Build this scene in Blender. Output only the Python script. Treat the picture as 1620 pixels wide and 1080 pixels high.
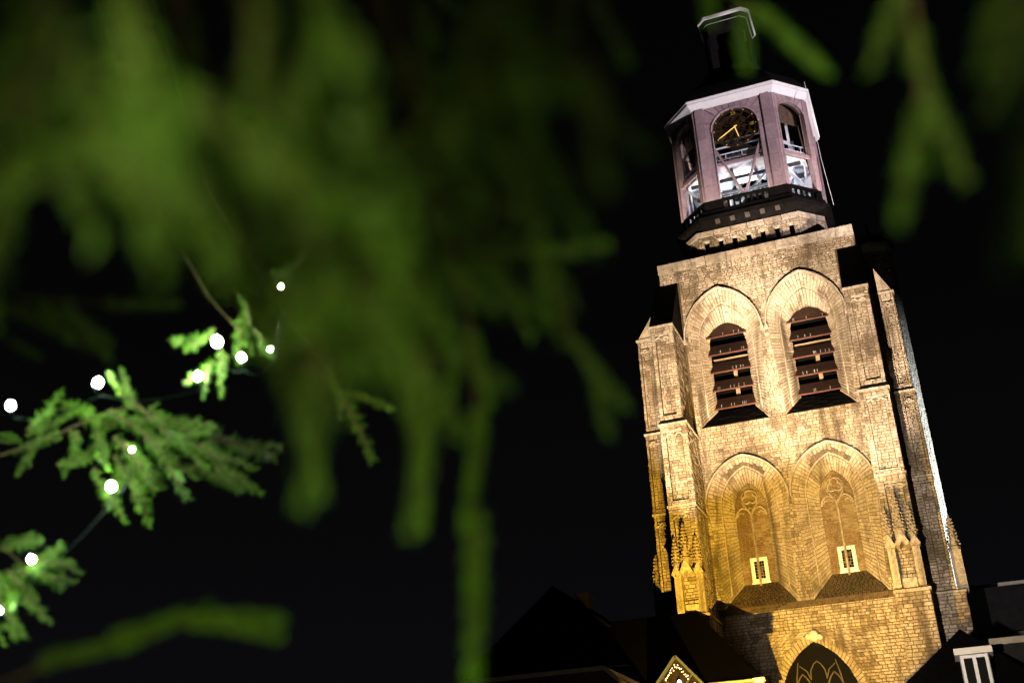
import bpy, math, random
from mathutils import Vector, Matrix, Quaternion, noise as mnoise
R = math.radians
random.seed(11)
scn = bpy.context.scene
for o in list(bpy.data.objects): bpy.data.objects.remove(o)
COL = scn.collection

# ------------------------------------------------------------------ camera
CAM_POS = Vector((7.53518, -67.87299, 1.6))
fwd = Vector((-0.31149542, 0.85037866, 0.42405983))
rgt = Vector((0.93078008, 0.36291546, -0.0440547))
upv = Vector((0.19136104, -0.38098361, 0.90456202))
cam_d = bpy.data.cameras.new("camera")
cam_d.sensor_width = 36.0
cam_d.lens = 36.0 * 1801.289 / 1620.0
cam_d.clip_start = 0.05
cam_d.clip_end = 3000
cam_d.dof.use_dof = True
cam_d.dof.focus_distance = 72.0
cam_d.dof.aperture_fstop = 2.9
cam_d.dof.aperture_blades = 0
cam_o = bpy.data.objects.new("camera", cam_d)
COL.objects.link(cam_o)
cam_o.matrix_world = Matrix(((rgt.x, upv.x, -fwd.x, CAM_POS.x), (rgt.y, upv.y, -fwd.y, CAM_POS.y),
                             (rgt.z, upv.z, -fwd.z, CAM_POS.z), (0, 0, 0, 1)))
scn.camera = cam_o

# ------------------------------------------------------------------ night sky: near black, a little town glow low down
w = bpy.data.worlds.new("World"); scn.world = w; w.use_nodes = True
nt = w.node_tree; nt.nodes.clear()
tc = nt.nodes.new('ShaderNodeTexCoord'); sx = nt.nodes.new('ShaderNodeSeparateXYZ')
cr = nt.nodes.new('ShaderNodeValToRGB'); bg = nt.nodes.new('ShaderNodeBackground'); wo = nt.nodes.new('ShaderNodeOutputWorld')
nt.links.new(tc.outputs['Generated'], sx.inputs[0]); nt.links.new(sx.outputs['Z'], cr.inputs[0])
cr.color_ramp.elements[0].position = 0.0; cr.color_ramp.elements[0].color = (.0046, .0045, .0056, 1)
cr.color_ramp.elements[1].position = 0.75; cr.color_ramp.elements[1].color = (.0007, .0007, .0007, 1)
e = cr.color_ramp.elements.new(0.22); e.color = (.0026, .0026, .0031, 1)
e = cr.color_ramp.elements.new(0.42); e.color = (.0014, .0014, .0014, 1)
nt.links.new(cr.outputs[0], bg.inputs[0]); bg.inputs[1].default_value = 1.0
nt.links.new(bg.outputs[0], wo.inputs[0])

scn.view_settings.view_transform = 'Standard'; scn.view_settings.look = 'None'
scn.view_settings.exposure = 0.0; scn.view_settings.gamma = 1.0; scn.view_settings.use_curve_mapping = False
scn.render.engine = 'CYCLES'
scn.cycles.use_denoising = True
scn.cycles.max_bounces = 5; scn.cycles.diffuse_bounces = 2; scn.cycles.glossy_bounces = 2
scn.cycles.sample_clamp_indirect = 4.0

# ------------------------------------------------------------------ floodlights, street lamps and added fill spots for the foliage
def spot(name, loc, tgt, col, watts, size, blend=.5, rad=.25):
    d = bpy.data.lights.new(name, 'SPOT'); d.color = col; d.energy = watts; d.spot_size = R(size); d.spot_blend = blend
    d.shadow_soft_size = rad
    o = bpy.data.objects.new(name, d); COL.objects.link(o); o.location = loc
    o.rotation_euler = (Vector(tgt) - Vector(loc)).to_track_quat('-Z', 'Y').to_euler()
    return o
def point(name, loc, col, watts, rad=.1):
    d = bpy.data.lights.new(name, 'POINT'); d.color = col; d.energy = watts; d.shadow_soft_size = rad
    o = bpy.data.objects.new(name, d); COL.objects.link(o); o.location = loc
    return o
spot("yellow_floodlight", (-.3, -26.5, 2.0), (-3.0, 0, 16.5), (1, .585, .07), 112000, 54, .9, .10)
tz = 2.2 + 26.5 * math.tan(R(47.5))
spot("warm_floodlight", (-3.0, -26.5, 2.2), (-3.4, 0, tz), (1, .765, .56), 225000, 23, .6, .10)
spot("warm_floodlight", (3.4, -26.5, 2.2), (3.6, 0, tz), (1, .765, .56), 225000, 23, .6, .10)
spot("white_floodlight", (3.4, -50, 4.0), (7.0, 0, 16.5), (1, .85, .72), 85000, 27, .9, .2)
spot("belfry_floodlight", (46, -33, 10.0), (0, 2.5, 52.0), (.96, .81, .86), 270000, 16.5, .25, .2)
spot("turret_floodlight", (22, 4, 3.0), (8.5, 6.5, 21), (.95, .98, 1), 260000, 30, .9, .15)
point("square_lamp_light", (13.5, -34, 4.5), (1, .84, .56), 480, .15)
point("street_lamp_light", (9.6, -73.2, 3.4), (1, .95, .48), 215, .15)
spot("foliage_fill_spot", tuple(CAM_POS - rgt * .36 - fwd * .10 + upv * .52), tuple(CAM_POS + fwd * .31 - rgt * .118 + upv * .045), (1, .96, .50), 52, 23, 1., .05)  # added fill spot without a known source, brightens the left foliage
spot("foliage_fill_spot", tuple(CAM_POS - fwd * 1.1 - upv * .35 + rgt * .1), tuple(CAM_POS + fwd * .95 - rgt * .115 - upv * .215), (1, .96, .45), 125, 20, 1., .06)  # added fill for the hanging strand and the low branch
spot("foliage_fill_spot", tuple(CAM_POS + rgt * .7 - fwd * 1.2 + upv * .5), tuple(CAM_POS + fwd * .68 + rgt * .245 + upv * .09), (1, .98, .55), 430, 13, 1., .06)  # added fill for the shoots on the right
# ------------------------------------------------------------------ helpers
class MB:
    def __init__(s): s.v = []; s.f = []; s.t = []; s.m = []
    def poly(s, pts, tint=.5, mi=0):
        i = len(s.v); s.v += [tuple(p) for p in pts]; s.f.append(tuple(range(i, i + len(pts)))); s.t.append(tint); s.m.append(mi)
    def box(s, x0, x1, y0, y1, z0, z1, tint=.5, mi=0):
        i = len(s.v)
        s.v += [(x0, y0, z0), (x1, y0, z0), (x1, y1, z0), (x0, y1, z0), (x0, y0, z1), (x1, y0, z1), (x1, y1, z1), (x0, y1, z1)]
        for q in ((0, 3, 2, 1), (4, 5, 6, 7), (0, 1, 5, 4), (1, 2, 6, 5), (2, 3, 7, 6), (3, 0, 4, 7)):
            s.f.append(tuple(i + k for k in q)); s.t.append(tint); s.m.append(mi)
    def bar(s, a, b, w, h, up=(0, 0, 1), tint=.5, mi=0):
        a = Vector(a); b = Vector(b); d = (b - a).normalized(); u = Vector(up)
        if abs(d.dot(u)) > .97: u = Vector((0, 1, 0))
        x = d.cross(u).normalized(); y = x.cross(d).normalized()
        i = len(s.v)
        for p in (a, b):
            for sx_, sy_ in ((-1, -1), (1, -1), (1, 1), (-1, 1)): s.v.append(tuple(p + x * (sx_ * w / 2) + y * (sy_ * h / 2)))
        for q in ((0, 1, 2, 3), (7, 6, 5, 4), (0, 4, 5, 1), (1, 5, 6, 2), (2, 6, 7, 3), (3, 7, 4, 0)):
            s.f.append(tuple(i + k for k in q)); s.t.append(tint); s.m.append(mi)
    def hexa(s, lo, hi, tint=.5, mi=0):     # two quads, matching order, lo seen from outside is clockwise
        i = len(s.v); s.v += [tuple(p) for p in lo] + [tuple(p) for p in hi]
        for q in ((3, 2, 1, 0), (4, 5, 6, 7), (0, 1, 5, 4), (1, 2, 6, 5), (2, 3, 7, 6), (3, 0, 4, 7)):
            s.f.append(tuple(i + k for k in q)); s.t.append(tint); s.m.append(mi)
    def prism(s, pts, off, tint=.5, mi=0):  # polygon extruded by off
        n = len(pts); i = len(s.v); o = Vector(off)
        s.v += [tuple(p) for p in pts] + [tuple(Vector(p) + o) for p in pts]
        s.f.append(tuple(range(i, i + n))); s.f.append(tuple(range(i + 2 * n - 1, i + n - 1, -1)))
        for k in range(n): s.f.append((i + k, i + n + k, i + n + (k + 1) % n, i + (k + 1) % n))
        s.t += [tint] * (n + 2); s.m += [mi] * (n + 2)
    def tube(s, path, r, n=6, tint=.5, mi=0, r1=None):
        P = [Vector(p) for p in path]; i = len(s.v); N = len(P)
        ref = Vector((0.13, 0.3, 1)).normalized()
        for k, p in enumerate(P):
            d = (P[min(k + 1, N - 1)] - P[max(k - 1, 0)]).normalized()
            x = d.cross(ref)
            if x.length < .05: x = d.cross(Vector((0, 1, 0)))
            x.normalize(); y = x.cross(d)
            rr = r if r1 is None else r + (r1 - r) * k / (N - 1)
            for j in range(n):
                a = 2 * math.pi * j / n; s.v.append(tuple(p + x * (rr * math.cos(a)) + y * (rr * math.sin(a))))
        for k in range(N - 1):
            for j in range(n):
                s.f.append((i + k * n + j, i + k * n + (j + 1) % n, i + (k + 1) * n + (j + 1) % n, i + (k + 1) * n + j)); s.t.append(tint); s.m.append(mi)
        s.f.append(tuple(i + j for j in range(n))[::-1]); s.f.append(tuple(i + (N - 1) * n + j for j in range(n))); s.t += [tint] * 2; s.m += [mi] * 2
    def lathe(s, prof, c, n=8, a0=0., tint=.5, mi=0):
        i = len(s.v); K = len(prof)
        for r_, z in prof:
            for j in range(n):
                a = a0 + 2 * math.pi * j / n; s.v.append((c[0] + r_ * math.cos(a), c[1] + r_ * math.sin(a), c[2] + z))
        for k in range(K - 1):
            for j in range(n):
                s.f.append((i + k * n + j, i + k * n + (j + 1) % n, i + (k + 1) * n + (j + 1) % n, i + (k + 1) * n + j)); s.t.append(tint); s.m.append(mi)
        s.f.append(tuple(i + j for j in range(n))[::-1]); s.f.append(tuple(i + (K - 1) * n + j for j in range(n))); s.t += [tint] * 2; s.m += [mi] * 2
    def mesh(s, name, mats, smooth=False):
        me = bpy.data.meshes.new(name); me.from_pydata(s.v, [], s.f)
        at_ = me.attributes.new("tint", 'FLOAT', 'FACE'); at_.data.foreach_set("value", s.t)
        for m in (mats if isinstance(mats, (list, tuple)) else [mats]): me.materials.append(m)
        if any(s.m): me.polygons.foreach_set("material_index", s.m)
        if smooth: me.polygons.foreach_set("use_smooth", [True] * len(s.f))
        me.update(); return me
    def build(s, name, mats, parent=None, smooth=False, **kw):
        o = bpy.data.objects.new(name, s.mesh(name, mats, smooth)); COL.objects.link(o); o.parent = parent
        for k, v in kw.items(): o[k] = v
        return o
def thing(name, loc, label, cat, group=None):
    o = bpy.data.objects.new(name, None); COL.objects.link(o); o.location = loc; o.empty_display_size = .3
    o['label'] = label; o['category'] = cat
    if group: o['group'] = group
    return o
def tag(o, label, cat, group=None):
    o['label'] = label; o['category'] = cat
    if group: o['group'] = group
    return o
def copy_piece(o, parent, loc=None):
    c = o.copy(); COL.objects.link(c); c.parent = parent
    if loc is not None: c.location = loc
    return c

# ------------------------------------------------------------------ materials
def nodes(name, rough=.85):
    m = bpy.data.materials.new(name); m.use_nodes = True; n = m.node_tree
    b = n.nodes['Principled BSDF']; b.inputs['Roughness'].default_value = rough
    b.inputs['Specular IOR Level'].default_value = .25
    return m, n, b
def plain(name, col, rough=.7, metal=0., vary=.18, scale=3.):
    m, n, b = nodes(name, rough); b.inputs['Specular IOR Level'].default_value = .25 if max(col) > .02 else .03; b.inputs['Metallic'].default_value = metal
    g = n.nodes.new('ShaderNodeNewGeometry'); t = n.nodes.new('ShaderNodeTexNoise'); t.inputs['Scale'].default_value = scale; t.inputs['Detail'].default_value = 5
    n.links.new(g.outputs['Position'], t.inputs['Vector'])
    r = n.nodes.new('ShaderNodeValToRGB'); r.color_ramp.elements[0].position = .3; r.color_ramp.elements[1].position = .72
    r.color_ramp.elements[0].color = tuple(c * (1 - vary) for c in col) + (1,); r.color_ramp.elements[1].color = tuple(min(1, c * (1 + vary)) for c in col) + (1,)
    n.links.new(t.outputs['Fac'], r.inputs[0]); n.links.new(r.outputs[0], b.inputs['Base Color'])
    return m
def stone_mat(name, ramp, grime=.6, fine=1.0, moss=.35, spots=.55, mott=.48):
    m, n, b = nodes(name, .9); L = n.links.new
    at_ = n.nodes.new('ShaderNodeAttribute'); at_.attribute_name = 'tint'
    geo = n.nodes.new('ShaderNodeNewGeometry')
    cr = n.nodes.new('ShaderNodeValToRGB'); cr.color_ramp.elements[0].position = 0; cr.color_ramp.elements[1].position = 1
    cr.color_ramp.elements[0].color = ramp[0] + (1,); cr.color_ramp.elements[1].color = ramp[-1] + (1,)
    for i, c in enumerate(ramp[1:-1]): cr.color_ramp.elements.new((i + 1) / (len(ramp) - 1)).color = c + (1,)
    L(at_.outputs['Fac'], cr.inputs[0])
    def noise(sc, det, dist=0., vec=None):
        t = n.nodes.new('ShaderNodeTexNoise'); t.inputs['Scale'].default_value = sc; t.inputs['Detail'].default_value = det; t.inputs['Distortion'].default_value = dist
        L(vec or geo.outputs['Position'], t.inputs['Vector']); return t
    def rng(src, a, bb, lo, hi):
        mr = n.nodes.new('ShaderNodeMapRange'); mr.inputs[1].default_value = a; mr.inputs[2].default_value = bb; mr.inputs[3].default_value = lo; mr.inputs[4].default_value = hi
        L(src, mr.inputs[0]); return mr.outputs[0]
    def mix(kind, fac, a, c2):
        x = n.nodes.new('ShaderNodeMix'); x.data_type = 'RGBA'; x.blend_type = kind
        if isinstance(fac, float): x.inputs[0].default_value = fac
        else: L(fac, x.inputs[0])
        L(a, x.inputs[6])
        if isinstance(c2, tuple): x.inputs[7].default_value = c2
        else: L(c2, x.inputs[7])
        return x.outputs[2]
    # mottling inside each stone
    f = noise(9.0 * fine, 8, .6)
    fm = n.nodes.new('ShaderNodeMapRange'); fm.inputs[1].default_value = .3; fm.inputs[2].default_value = .7; fm.inputs[3].default_value = mott; fm.inputs[4].default_value = 1.18
    L(f.outputs['Fac'], fm.inputs[0])
    c = mix('MULTIPLY', 1.0, cr.outputs[0], fm.outputs[0])
    # run-off streaks, stretched along z
    mp = n.nodes.new('ShaderNodeMapping'); mp.inputs['Scale'].default_value = (1.6, 1.6, .22); L(geo.outputs['Position'], mp.inputs[0])
    st = noise(1.0, 7, .3, mp.outputs[0])
    c = mix('MIX', rng(st.outputs['Fac'], .49, .70, 0., grime), c, (.10, .075, .05, 1))
    lg_ = noise(.16, 4, .5); lm = n.nodes.new('ShaderNodeMapRange'); lm.inputs[1].default_value = .32; lm.inputs[2].default_value = .68; lm.inputs[3].default_value = .66; lm.inputs[4].default_value = 1.12
    L(lg_.outputs['Fac'], lm.inputs[0]); c = mix('MULTIPLY', 1.0, c, lm.outputs[0])
    # mossy and brown stains in patches
    ms = noise(.55, 8, .8)
    c = mix('MIX', rng(ms.outputs['Fac'], .56, .72, 0., moss), c, (.12, .105, .035, 1))
    sp = noise(2.3, 8, 0.)
    c = mix('MIX', rng(sp.outputs['Fac'], .62, .74, 0., spots), c, (.13, .085, .05, 1))
    L(c, b.inputs['Base Color'])
    bp = n.nodes.new('ShaderNodeBump'); bp.inputs['Strength'].default_value = .55; bp.inputs['Distance'].default_value = .03
    bn = noise(16 * fine, 5); L(bn.outputs['Fac'], bp.inputs['Height']); L(bp.outputs[0], b.inputs['Normal'])
    return m
STONE = stone_mat('limestone', [(.10, .072, .045), (.33, .26, .17), (.45, .37, .27), (.52, .44, .33), (.36, .29, .20)], 1.0, 1.0, .7)
ASHLAR = stone_mat('smooth limestone', [(.40, .33, .24), (.50, .43, .33), (.55, .48, .38)], .45, .6, .25)
MORTAR = plain('mortar', (.075, .056, .035), .95, 0, .3, 6)
BRICK = stone_mat('old brick', [(.15, .095, .045), (.20, .13, .06), (.25, .175, .09), (.40, .32, .2)], .5, 1.6, .2)
SILLM = stone_mat('mossy brick', [(.05, .032, .018), (.12, .08, .045), (.08, .066, .026)], .6, 1.6, .7)
PINK = stone_mat('pinkish sandstone', [(.30, .215, .235), (.36, .265, .285), (.42, .315, .335)], .10, .35, 0., .05, .88)
SLATE = plain('slate', (.009, .009, .009), .8, 0, .3, 5)
LEAD = plain('dark lead', (.006, .0055, .005), .8, 0, .35, 3)
WHITEP = plain('white painted timber', (.72, .73, .74), .55, 0, .06, 4)
STEEL = plain('white painted steel', (.62, .66, .72), .45, 0, .10, 3)
PALE = plain('pale painted stone', (.60, .54, .45), .7, 0, .18, 2)
LOUV = plain('brown louvre boards', (.024, .011, .007), .7, 0, .4, 4)
LOUVE = plain('red brown drip edge', (.095, .040, .028), .6, 0, .2, 4)
DARK = plain('dark interior', (.003, .003, .003), .9, 0, .2, 2)
GLASS, _n, _b = nodes('dark leaded glass', .10); _b.inputs['Base Color'].default_value = (.006, .006, .005, 1); _b.inputs['Specular IOR Level'].default_value = .5
DIAL = plain('dark dial', (.035, .021, .009), .45, 0, .5, 2)
GOLD, _n, _b = nodes('gilding', .35); _b.inputs['Base Color'].default_value = (.75, .50, .12, 1); _b.inputs['Metallic'].default_value = .35
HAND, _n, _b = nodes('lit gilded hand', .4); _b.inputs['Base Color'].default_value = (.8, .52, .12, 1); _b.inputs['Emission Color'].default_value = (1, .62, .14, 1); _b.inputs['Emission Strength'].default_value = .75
BRONZE = plain('bronze bell', (.26, .36, .34), .35, .6, .3, 2)
GREENT = stone_mat('weathered turret stone', [(.20, .20, .17), (.30, .30, .27), (.36, .36, .32)], .4, 1.0, .2)

# ------------------------------------------------------------------ stonework
STONES, VOUSS = [], []
MORT = MB()
def squad(store, P, raise_=None, gap=.013, bev=.014, tint=None, nrm=None, depth=.03):
    P = [Vector(p) for p in P]
    lu = ((P[1] - P[0]).length + (P[2] - P[3]).length) / 2; lv = ((P[3] - P[0]).length + (P[2] - P[1]).length) / 2
    if lu < .04 or lv < .04: return
    n = nrm or ((P[1] - P[0]).cross(P[3] - P[0])).normalized()
    if raise_ is None: raise_ = random.uniform(.004, .034)
    def bl(s, t): return P[0] * (1 - s) * (1 - t) + P[1] * s * (1 - t) + P[2] * s * t + P[3] * (1 - s) * t
    gu, gv = min(.45, gap / 2 / lu), min(.45, gap / 2 / lv); bu, bv = min(.47, (gap / 2 + bev) / lu), min(.47, (gap / 2 + bev) / lv)
    j = lambda m: random.uniform(0, m)
    V = [bl(gu + j(gu), gv + j(gv)) - n * depth, bl(1 - gu - j(gu), gv + j(gv)) - n * depth, bl(1 - gu - j(gu), 1 - gv - j(gv)) - n * depth, bl(gu + j(gu), 1 - gv - j(gv)) - n * depth]
    W = [bl(bu + j(bu), bv + j(bv)), bl(1 - bu - j(bu), bv + j(bv)), bl(1 - bu - j(bu), 1 - bv - j(bv)), bl(bu + j(bu), 1 - bv - j(bv))]
    W = [p + n * (raise_ + random.uniform(-.006, .006)) for p in W]
    if tint is None:
        cpt = P[0].lerp(P[2], .5); tint = .52 + .75 * mnoise.noise(cpt * .55) + .45 * mnoise.noise(cpt * 1.7) + random.uniform(-.26, .26)
        tint = min(1., max(.13, tint))
    store.append((lu * lv, V, W, tint))
def emit_stone(mb, st):
    _, V, W, t = st; i = len(mb.v); mb.v += [tuple(p) for p in V + W]
    for q in ((4, 5, 6, 7), (0, 1, 5, 4), (1, 2, 6, 5), (2, 3, 7, 6), (3, 0, 4, 7)):
        mb.f.append(tuple(i + k for k in q)); mb.t.append(t); mb.m.append(0)
def panel(store, O, U, z0, z1, ivals, mort=MORT, hrow=(.15, .225), lrow=(.20, .54), nd=.02, **kw):
    """courses of stones on the vertical plane through O along U; ivals(z) gives the spans along U that are walled"""
    O = Vector(O); U = Vector(U).normalized(); n = U.cross(Vector((0, 0, 1)))
    at3 = lambda u, z: O + U * u + Vector((0, 0, z))
    z = z0
    while z < z1 - .02:
        h = random.uniform(*hrow); zt = min(z + h, z1)
        if z1 - zt < hrow[0] * .6: zt = z1
        a, b = ivals(z + .004), ivals(zt - .004)
        if len(a) != len(b): a = b = ivals((z + zt) / 2)
        for (a0, a1), (b0, b1) in zip(a, b):
            if max(a1 - a0, b1 - b0) < .05: continue
            mort.poly([at3(a0, z) - n * nd, at3(a1, z) - n * nd, at3(b1, zt) - n * nd, at3(b0, zt) - n * nd])
            cuts = [0.]; u = 0; Lm = (a1 - a0 + b1 - b0) / 2
            u = random.uniform(.4, 1) * lrow[1] * .6
            while u < Lm - lrow[0] * .6: cuts.append(u / Lm); u += random.uniform(*lrow)
            cuts.append(1.)
            for c0, c1 in zip(cuts, cuts[1:]):
                squad(store, [at3(a0 + (a1 - a0) * c0, z), at3(a0 + (a1 - a0) * c1, z), at3(b0 + (b1 - b0) * c1, zt), at3(b0 + (b1 - b0) * c0, zt)], nrm=n, **kw)
        z = zt
def arch_hw(a, zs, rise, z, foot=None):
    if z <= zs: return a if not foot else foot[0] + (a - foot[0]) * min(1, max(0, (z - foot[1]) / (zs - foot[1]))) ** 1.6
    if z >= zs + rise: return 0.
    r = (rise * rise + a * a) / (2 * a); return max(0., math.sqrt(max(0, r * r - (z - zs) ** 2)) - (r - a))
def arch_side(a, zs, rise, n):      # right-hand arc from springing to apex
    r = (rise * rise + a * a) / (2 * a); t1 = math.asin(min(1, rise / r))
    return [(r * math.cos(t1 * k / n) - (r - a), zs + r * math.sin(t1 * k / n)) for k in range(n + 1)]
def ring(cx, o, i, nj, na, splits, mort=MORT, soot=False):
    """splayed order of an arch between outline o and outline i, both (half width, springing, rise, foot, y)"""
    for sg in (-1, 1):
        def line(q):
            a, zs, rise, z0, y = q[:5]; af = q[5] if len(q) > 5 else a
            return [Vector((cx + sg * (af + (a - af) * (k / nj) ** 1.6), y, z0 + (zs - z0) * k / nj)) for k in range(nj)] + [Vector((cx + sg * x, y, z)) for x, z in arch_side(a, zs, rise, na)]
        A, B = line(o), line(i)
        for k in range(len(A) - 1):
            a0, a1, b0, b1 = A[k], A[k + 1], B[k], B[k + 1]
            arc = k >= nj
            if random.random() < splits: s = random.uniform(.35, .65); S = [0, s, 1]
            else: S = [0, 1]
            sooty = soot and arc and k >= nj + na * .55
            if sooty: S = [0, random.uniform(.35, .7), 1]
            quad = lambda s0, s1: ([a0.lerp(b0, s0), a0.lerp(b0, s1), a1.lerp(b1, s1), a1.lerp(b1, s0)] if sg < 0 else [a0.lerp(b0, s1), a0.lerp(b0, s0), a1.lerp(b1, s0), a1.lerp(b1, s1)])
            q = quad(0, 1); nn = ((q[1] - q[0]).cross(q[3] - q[0])).normalized()
            mort.poly([p - nn * .02 for p in q])
            for s0, s1 in zip(S, S[1:]):
                squad(VOUSS if arc else STONES, quad(s0, s1), nrm=nn, raise_=random.uniform(.0, .03), tint=(random.uniform(0, .1) if sooty and s1 == 1 else random.uniform(.4, .85) if random.random() < .75 else random.uniform(.22, 1)))

# ------------------------------------------------------------------ the setting underfoot
g = MB(); g.box(-900, 900, -900, 900, -.4, 0); GROUND = g.build('ground', plain('paving setts', (.10, .095, .09), .8, 0, .3, 8)); GROUND['kind'] = 'structure'

# ------------------------------------------------------------------ the church tower
T = thing('church_tower', (0, 0, 0), 'tall floodlit stone church tower with open octagonal belfry and clock', 'tower')
core = MB()
core.box(-6.4, 6.4, 2.2, 12.6, 0, 38.7); core.box(-6.4, -5.0, .05, 2.2, 0, 38.7); core.box(5.0, 6.4, .05, 2.2, 0, 38.7)
core.box(-5.0, 5.0, .05, 2.2, 36.4, 38.7); core.box(-5., 5., .3, 2.2, 24.6, 26.55); core.box(-5., 5., .9, 2.2, 0, 15.1); core.box(-.18, .18, .3, 2.2, 26.55, 36.4); core.box(-.18, .18, .3, 2.2, 15.1, 24.6)
core.build('wall', MORTAR, T)
CX = 2.66
UP = dict(o=(2.47, 32.85, 3.3, 26.70, 0., 2.12), m=(1.74, 32.85, 2.62, 27.35, .62), m2=(1.68, 32.85, 2.52, 27.40, .70), i=(1.20, 32.75, 1.52, 28.12, 1.40))
LO = dict(o=(2.47, 21.45, 2.98, 15.25, 0., 2.10), m=(1.72, 21.45, 2.55, 15.85, .50), m2=(1.66, 21.45, 2.45, 15.9, .58), i=(.98, 21.30, 1.75, 16.75, 1.05))
LCX = 2.58
PORT = (2.68, 9.5, 4.0, 0., 0.); PORTI = (2.2, 9.5, 3.48, 0., .55)
def holes(spans, cx, a):
    out = []
    for s0, s1 in spans:
        if a <= 0 or cx + a <= s0 or cx - a >= s1: out.append((s0, s1)); continue
        if cx - a > s0 + .02: out.append((s0, cx - a))
        if cx + a < s1 - .02: out.append((cx + a, s1))
    return out
def front(z):
    sp = [(-5.16, 5.16)]
    if 26.7 <= z < 36.2:
        for c in (-CX, CX): sp = holes(sp, c, arch_hw(2.47, 32.85, 3.3, z, (2.12, 26.7)))
    if 15.25 <= z < 24.45:
        for c in (-LCX, LCX): sp = holes(sp, c, arch_hw(2.47, 21.45, 2.98, z, (2.10, 15.25)))
    if z < 13.5: sp = holes(sp, 0, arch_hw(PORT[0], PORT[1], PORT[2], z))
    return sp
for za, zb in ((7.5, 13.5), (13.5, 15.25), (15.25, 21.45), (21.45, 24.43), (24.43, 26.7), (26.7, 32.85), (32.85, 36.15), (36.15, 37.25)):
    panel(STONES, (0, 0, 0), (1, 0, 0), za, zb, front)
panel(STONES, (0, -.004, 0), (1, 0, 0), 37.25, 38.12, lambda z: [(-6.45, 6.45)])
# parapet corners seen from the side and below
core2 = MB()
core2.box(-6.43, 6.43, .0 + .03, 12.6, 37.25, 38.1); core2.build('parapet', MORTAR, T)
cop = []
x = -6.5
while x < 6.4:
    x1 = min(6.5, x + random.uniform(.9, 1.5))
    if 6.5 - x1 < .5: x1 = 6.5
    c = MB(); c.hexa([(x + .012, 12.7, 38.12), (x1 - .012, 12.7, 38.12), (x1 - .012, -.09, 38.12), (x + .012, -.09, 38.12)][::-1],
                     [(x + .012, 12.7, 38.80), (x1 - .012, 12.7, 38.80), (x1 - .012, -.06 + random.uniform(-.012, .012), 38.80), (x + .012, -.06, 38.80)][::-1], random.random())
    c.build('coping_stone', ASHLAR, T); x = x1
# bays
hood = []
for cx in (-CX, CX):
    ring(cx, UP['o'], UP['m'], 27, 17, .45); ring(cx, UP['m'], UP['m2'], 27, 17, 0); ring(cx, UP['m2'], UP['i'], 25, 13, .3)
for cx in (-LCX, LCX):
    ring(cx, LO['o'], LO['m'], 27, 17, .55, soot=True); ring(cx, LO['m'], LO['m2'], 27, 17, 0); ring(cx, LO['m2'], LO['i'], 22, 14, .25)
ring(0, PORT, PORTI, 34, 20, 0)
for cx, q in ((-CX, UP['m']), (CX, UP['m']), (-LCX, LO['m']), (LCX, LO['m'])):
    pts = arch_side(q[0], q[1], q[2], 14)
    rl = MB(); rl.tube([(cx - q[0], q[4] - .01, q[3] + .25), (cx - q[0], q[4] - .01, (q[3] + q[1]) / 2)] + [(cx - x, q[4] - .01, z) for x, z in pts] + [(cx + x, q[4] - .01, z) for x, z in pts[::-1]][1:] + [(cx + q[0], q[4] - .01, (q[3] + q[1]) / 2), (cx + q[0], q[4] - .01, q[3] + .25)], .036, 6)
    rl.build('arch_moulding', ASHLAR, T, smooth=True)
# hood moulds: a narrow projecting rib over each bay
for cx, q, lw in ((-CX, UP['o'], .5), (CX, UP['o'], .5), (-LCX, LO['o'], .5), (LCX, LO['o'], .5)):
    pts = arch_side(q[0] + .03, q[1], q[2] + .05, 18)
    path = [(cx - x, z) for x, z in pts] + [(cx + x, z) for x, z in pts[::-1]][1:]
    hm = MB()
    for (xa, za), (xb, zb) in zip(path, path[1:]):
        d = Vector((xb - xa, 0, zb - za)).normalized(); nrm = Vector((-d.z, 0, d.x))
        p = lambda x, z, o, y: Vector((x, y, z)) + nrm * o
        hm.hexa([p(xa, za, -.03, .05), p(xb, zb, -.03, .05), p(xb, zb, -.02, -.27), p(xa, za, -.02, -.27)], [p(xa, za, .13, .05), p(xb, zb, .13, .05), p(xb, zb, .06, -.27), p(xa, za, .06, -.27)], .7)
    for sx_ in (-1, 1): hm.box(cx + sx_ * (q[0] + .05) - .11, cx + sx_ * (q[0] + .05) + .11, -.27, .05, q[1] - .22, q[1])
    hm.build('hood_mould', ASHLAR, T)
# sloping sills
def sill(cx, o, i, mat, nrow, name, proud=.03):
    s = MB(); bk = MB()
    for k in range(nrow):
        t0, t1 = k / nrow, (k + 1) / nrow
        P = lambda t, sg: Vector((cx + sg * ((o[5] if len(o) > 5 else o[0]) + (i[0] - (o[5] if len(o) > 5 else o[0])) * t), o[4] + (i[4] - o[4]) * t - proud, o[3] + (i[3] - o[3]) * t))
        a0, a1, b1, b0 = P(t0, -1), P(t0, 1), P(t1, 1), P(t1, -1)
        bk.poly([a0, a1, b1, b0]); m = max(4, int((a1 - a0).length / (.4 if nrow < 10 else .24))); sh = random.random()
        cuts = [0.] + [min(.98, (c + sh) / (m + .5)) for c in range(m)] + [1.]
        for c0, c1 in zip(cuts, cuts[1:]):
            if c1 - c0 > .02: squad(TMP, [a0.lerp(a1, c0), a0.lerp(a1, c1), b0.lerp(b1, c1), b0.lerp(b1, c0)], raise_=random.uniform(.005, .02), gap=.012, bev=.008)
    for st in TMP: emit_stone(s, st)
    TMP.clear()
    o_ = s.build(name, mat, T, kind='stuff'); bk.build('sill_bed', LEAD, T); return o_
TMP = []
for cx in (-CX, CX): sill(cx, UP['o'], UP['i'], SLATE, 7, 'slate_sill')
for cx in (-LCX, LCX): sill(cx, LO['o'], LO['i'], SILLM, 18, 'brick_sill')
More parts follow.
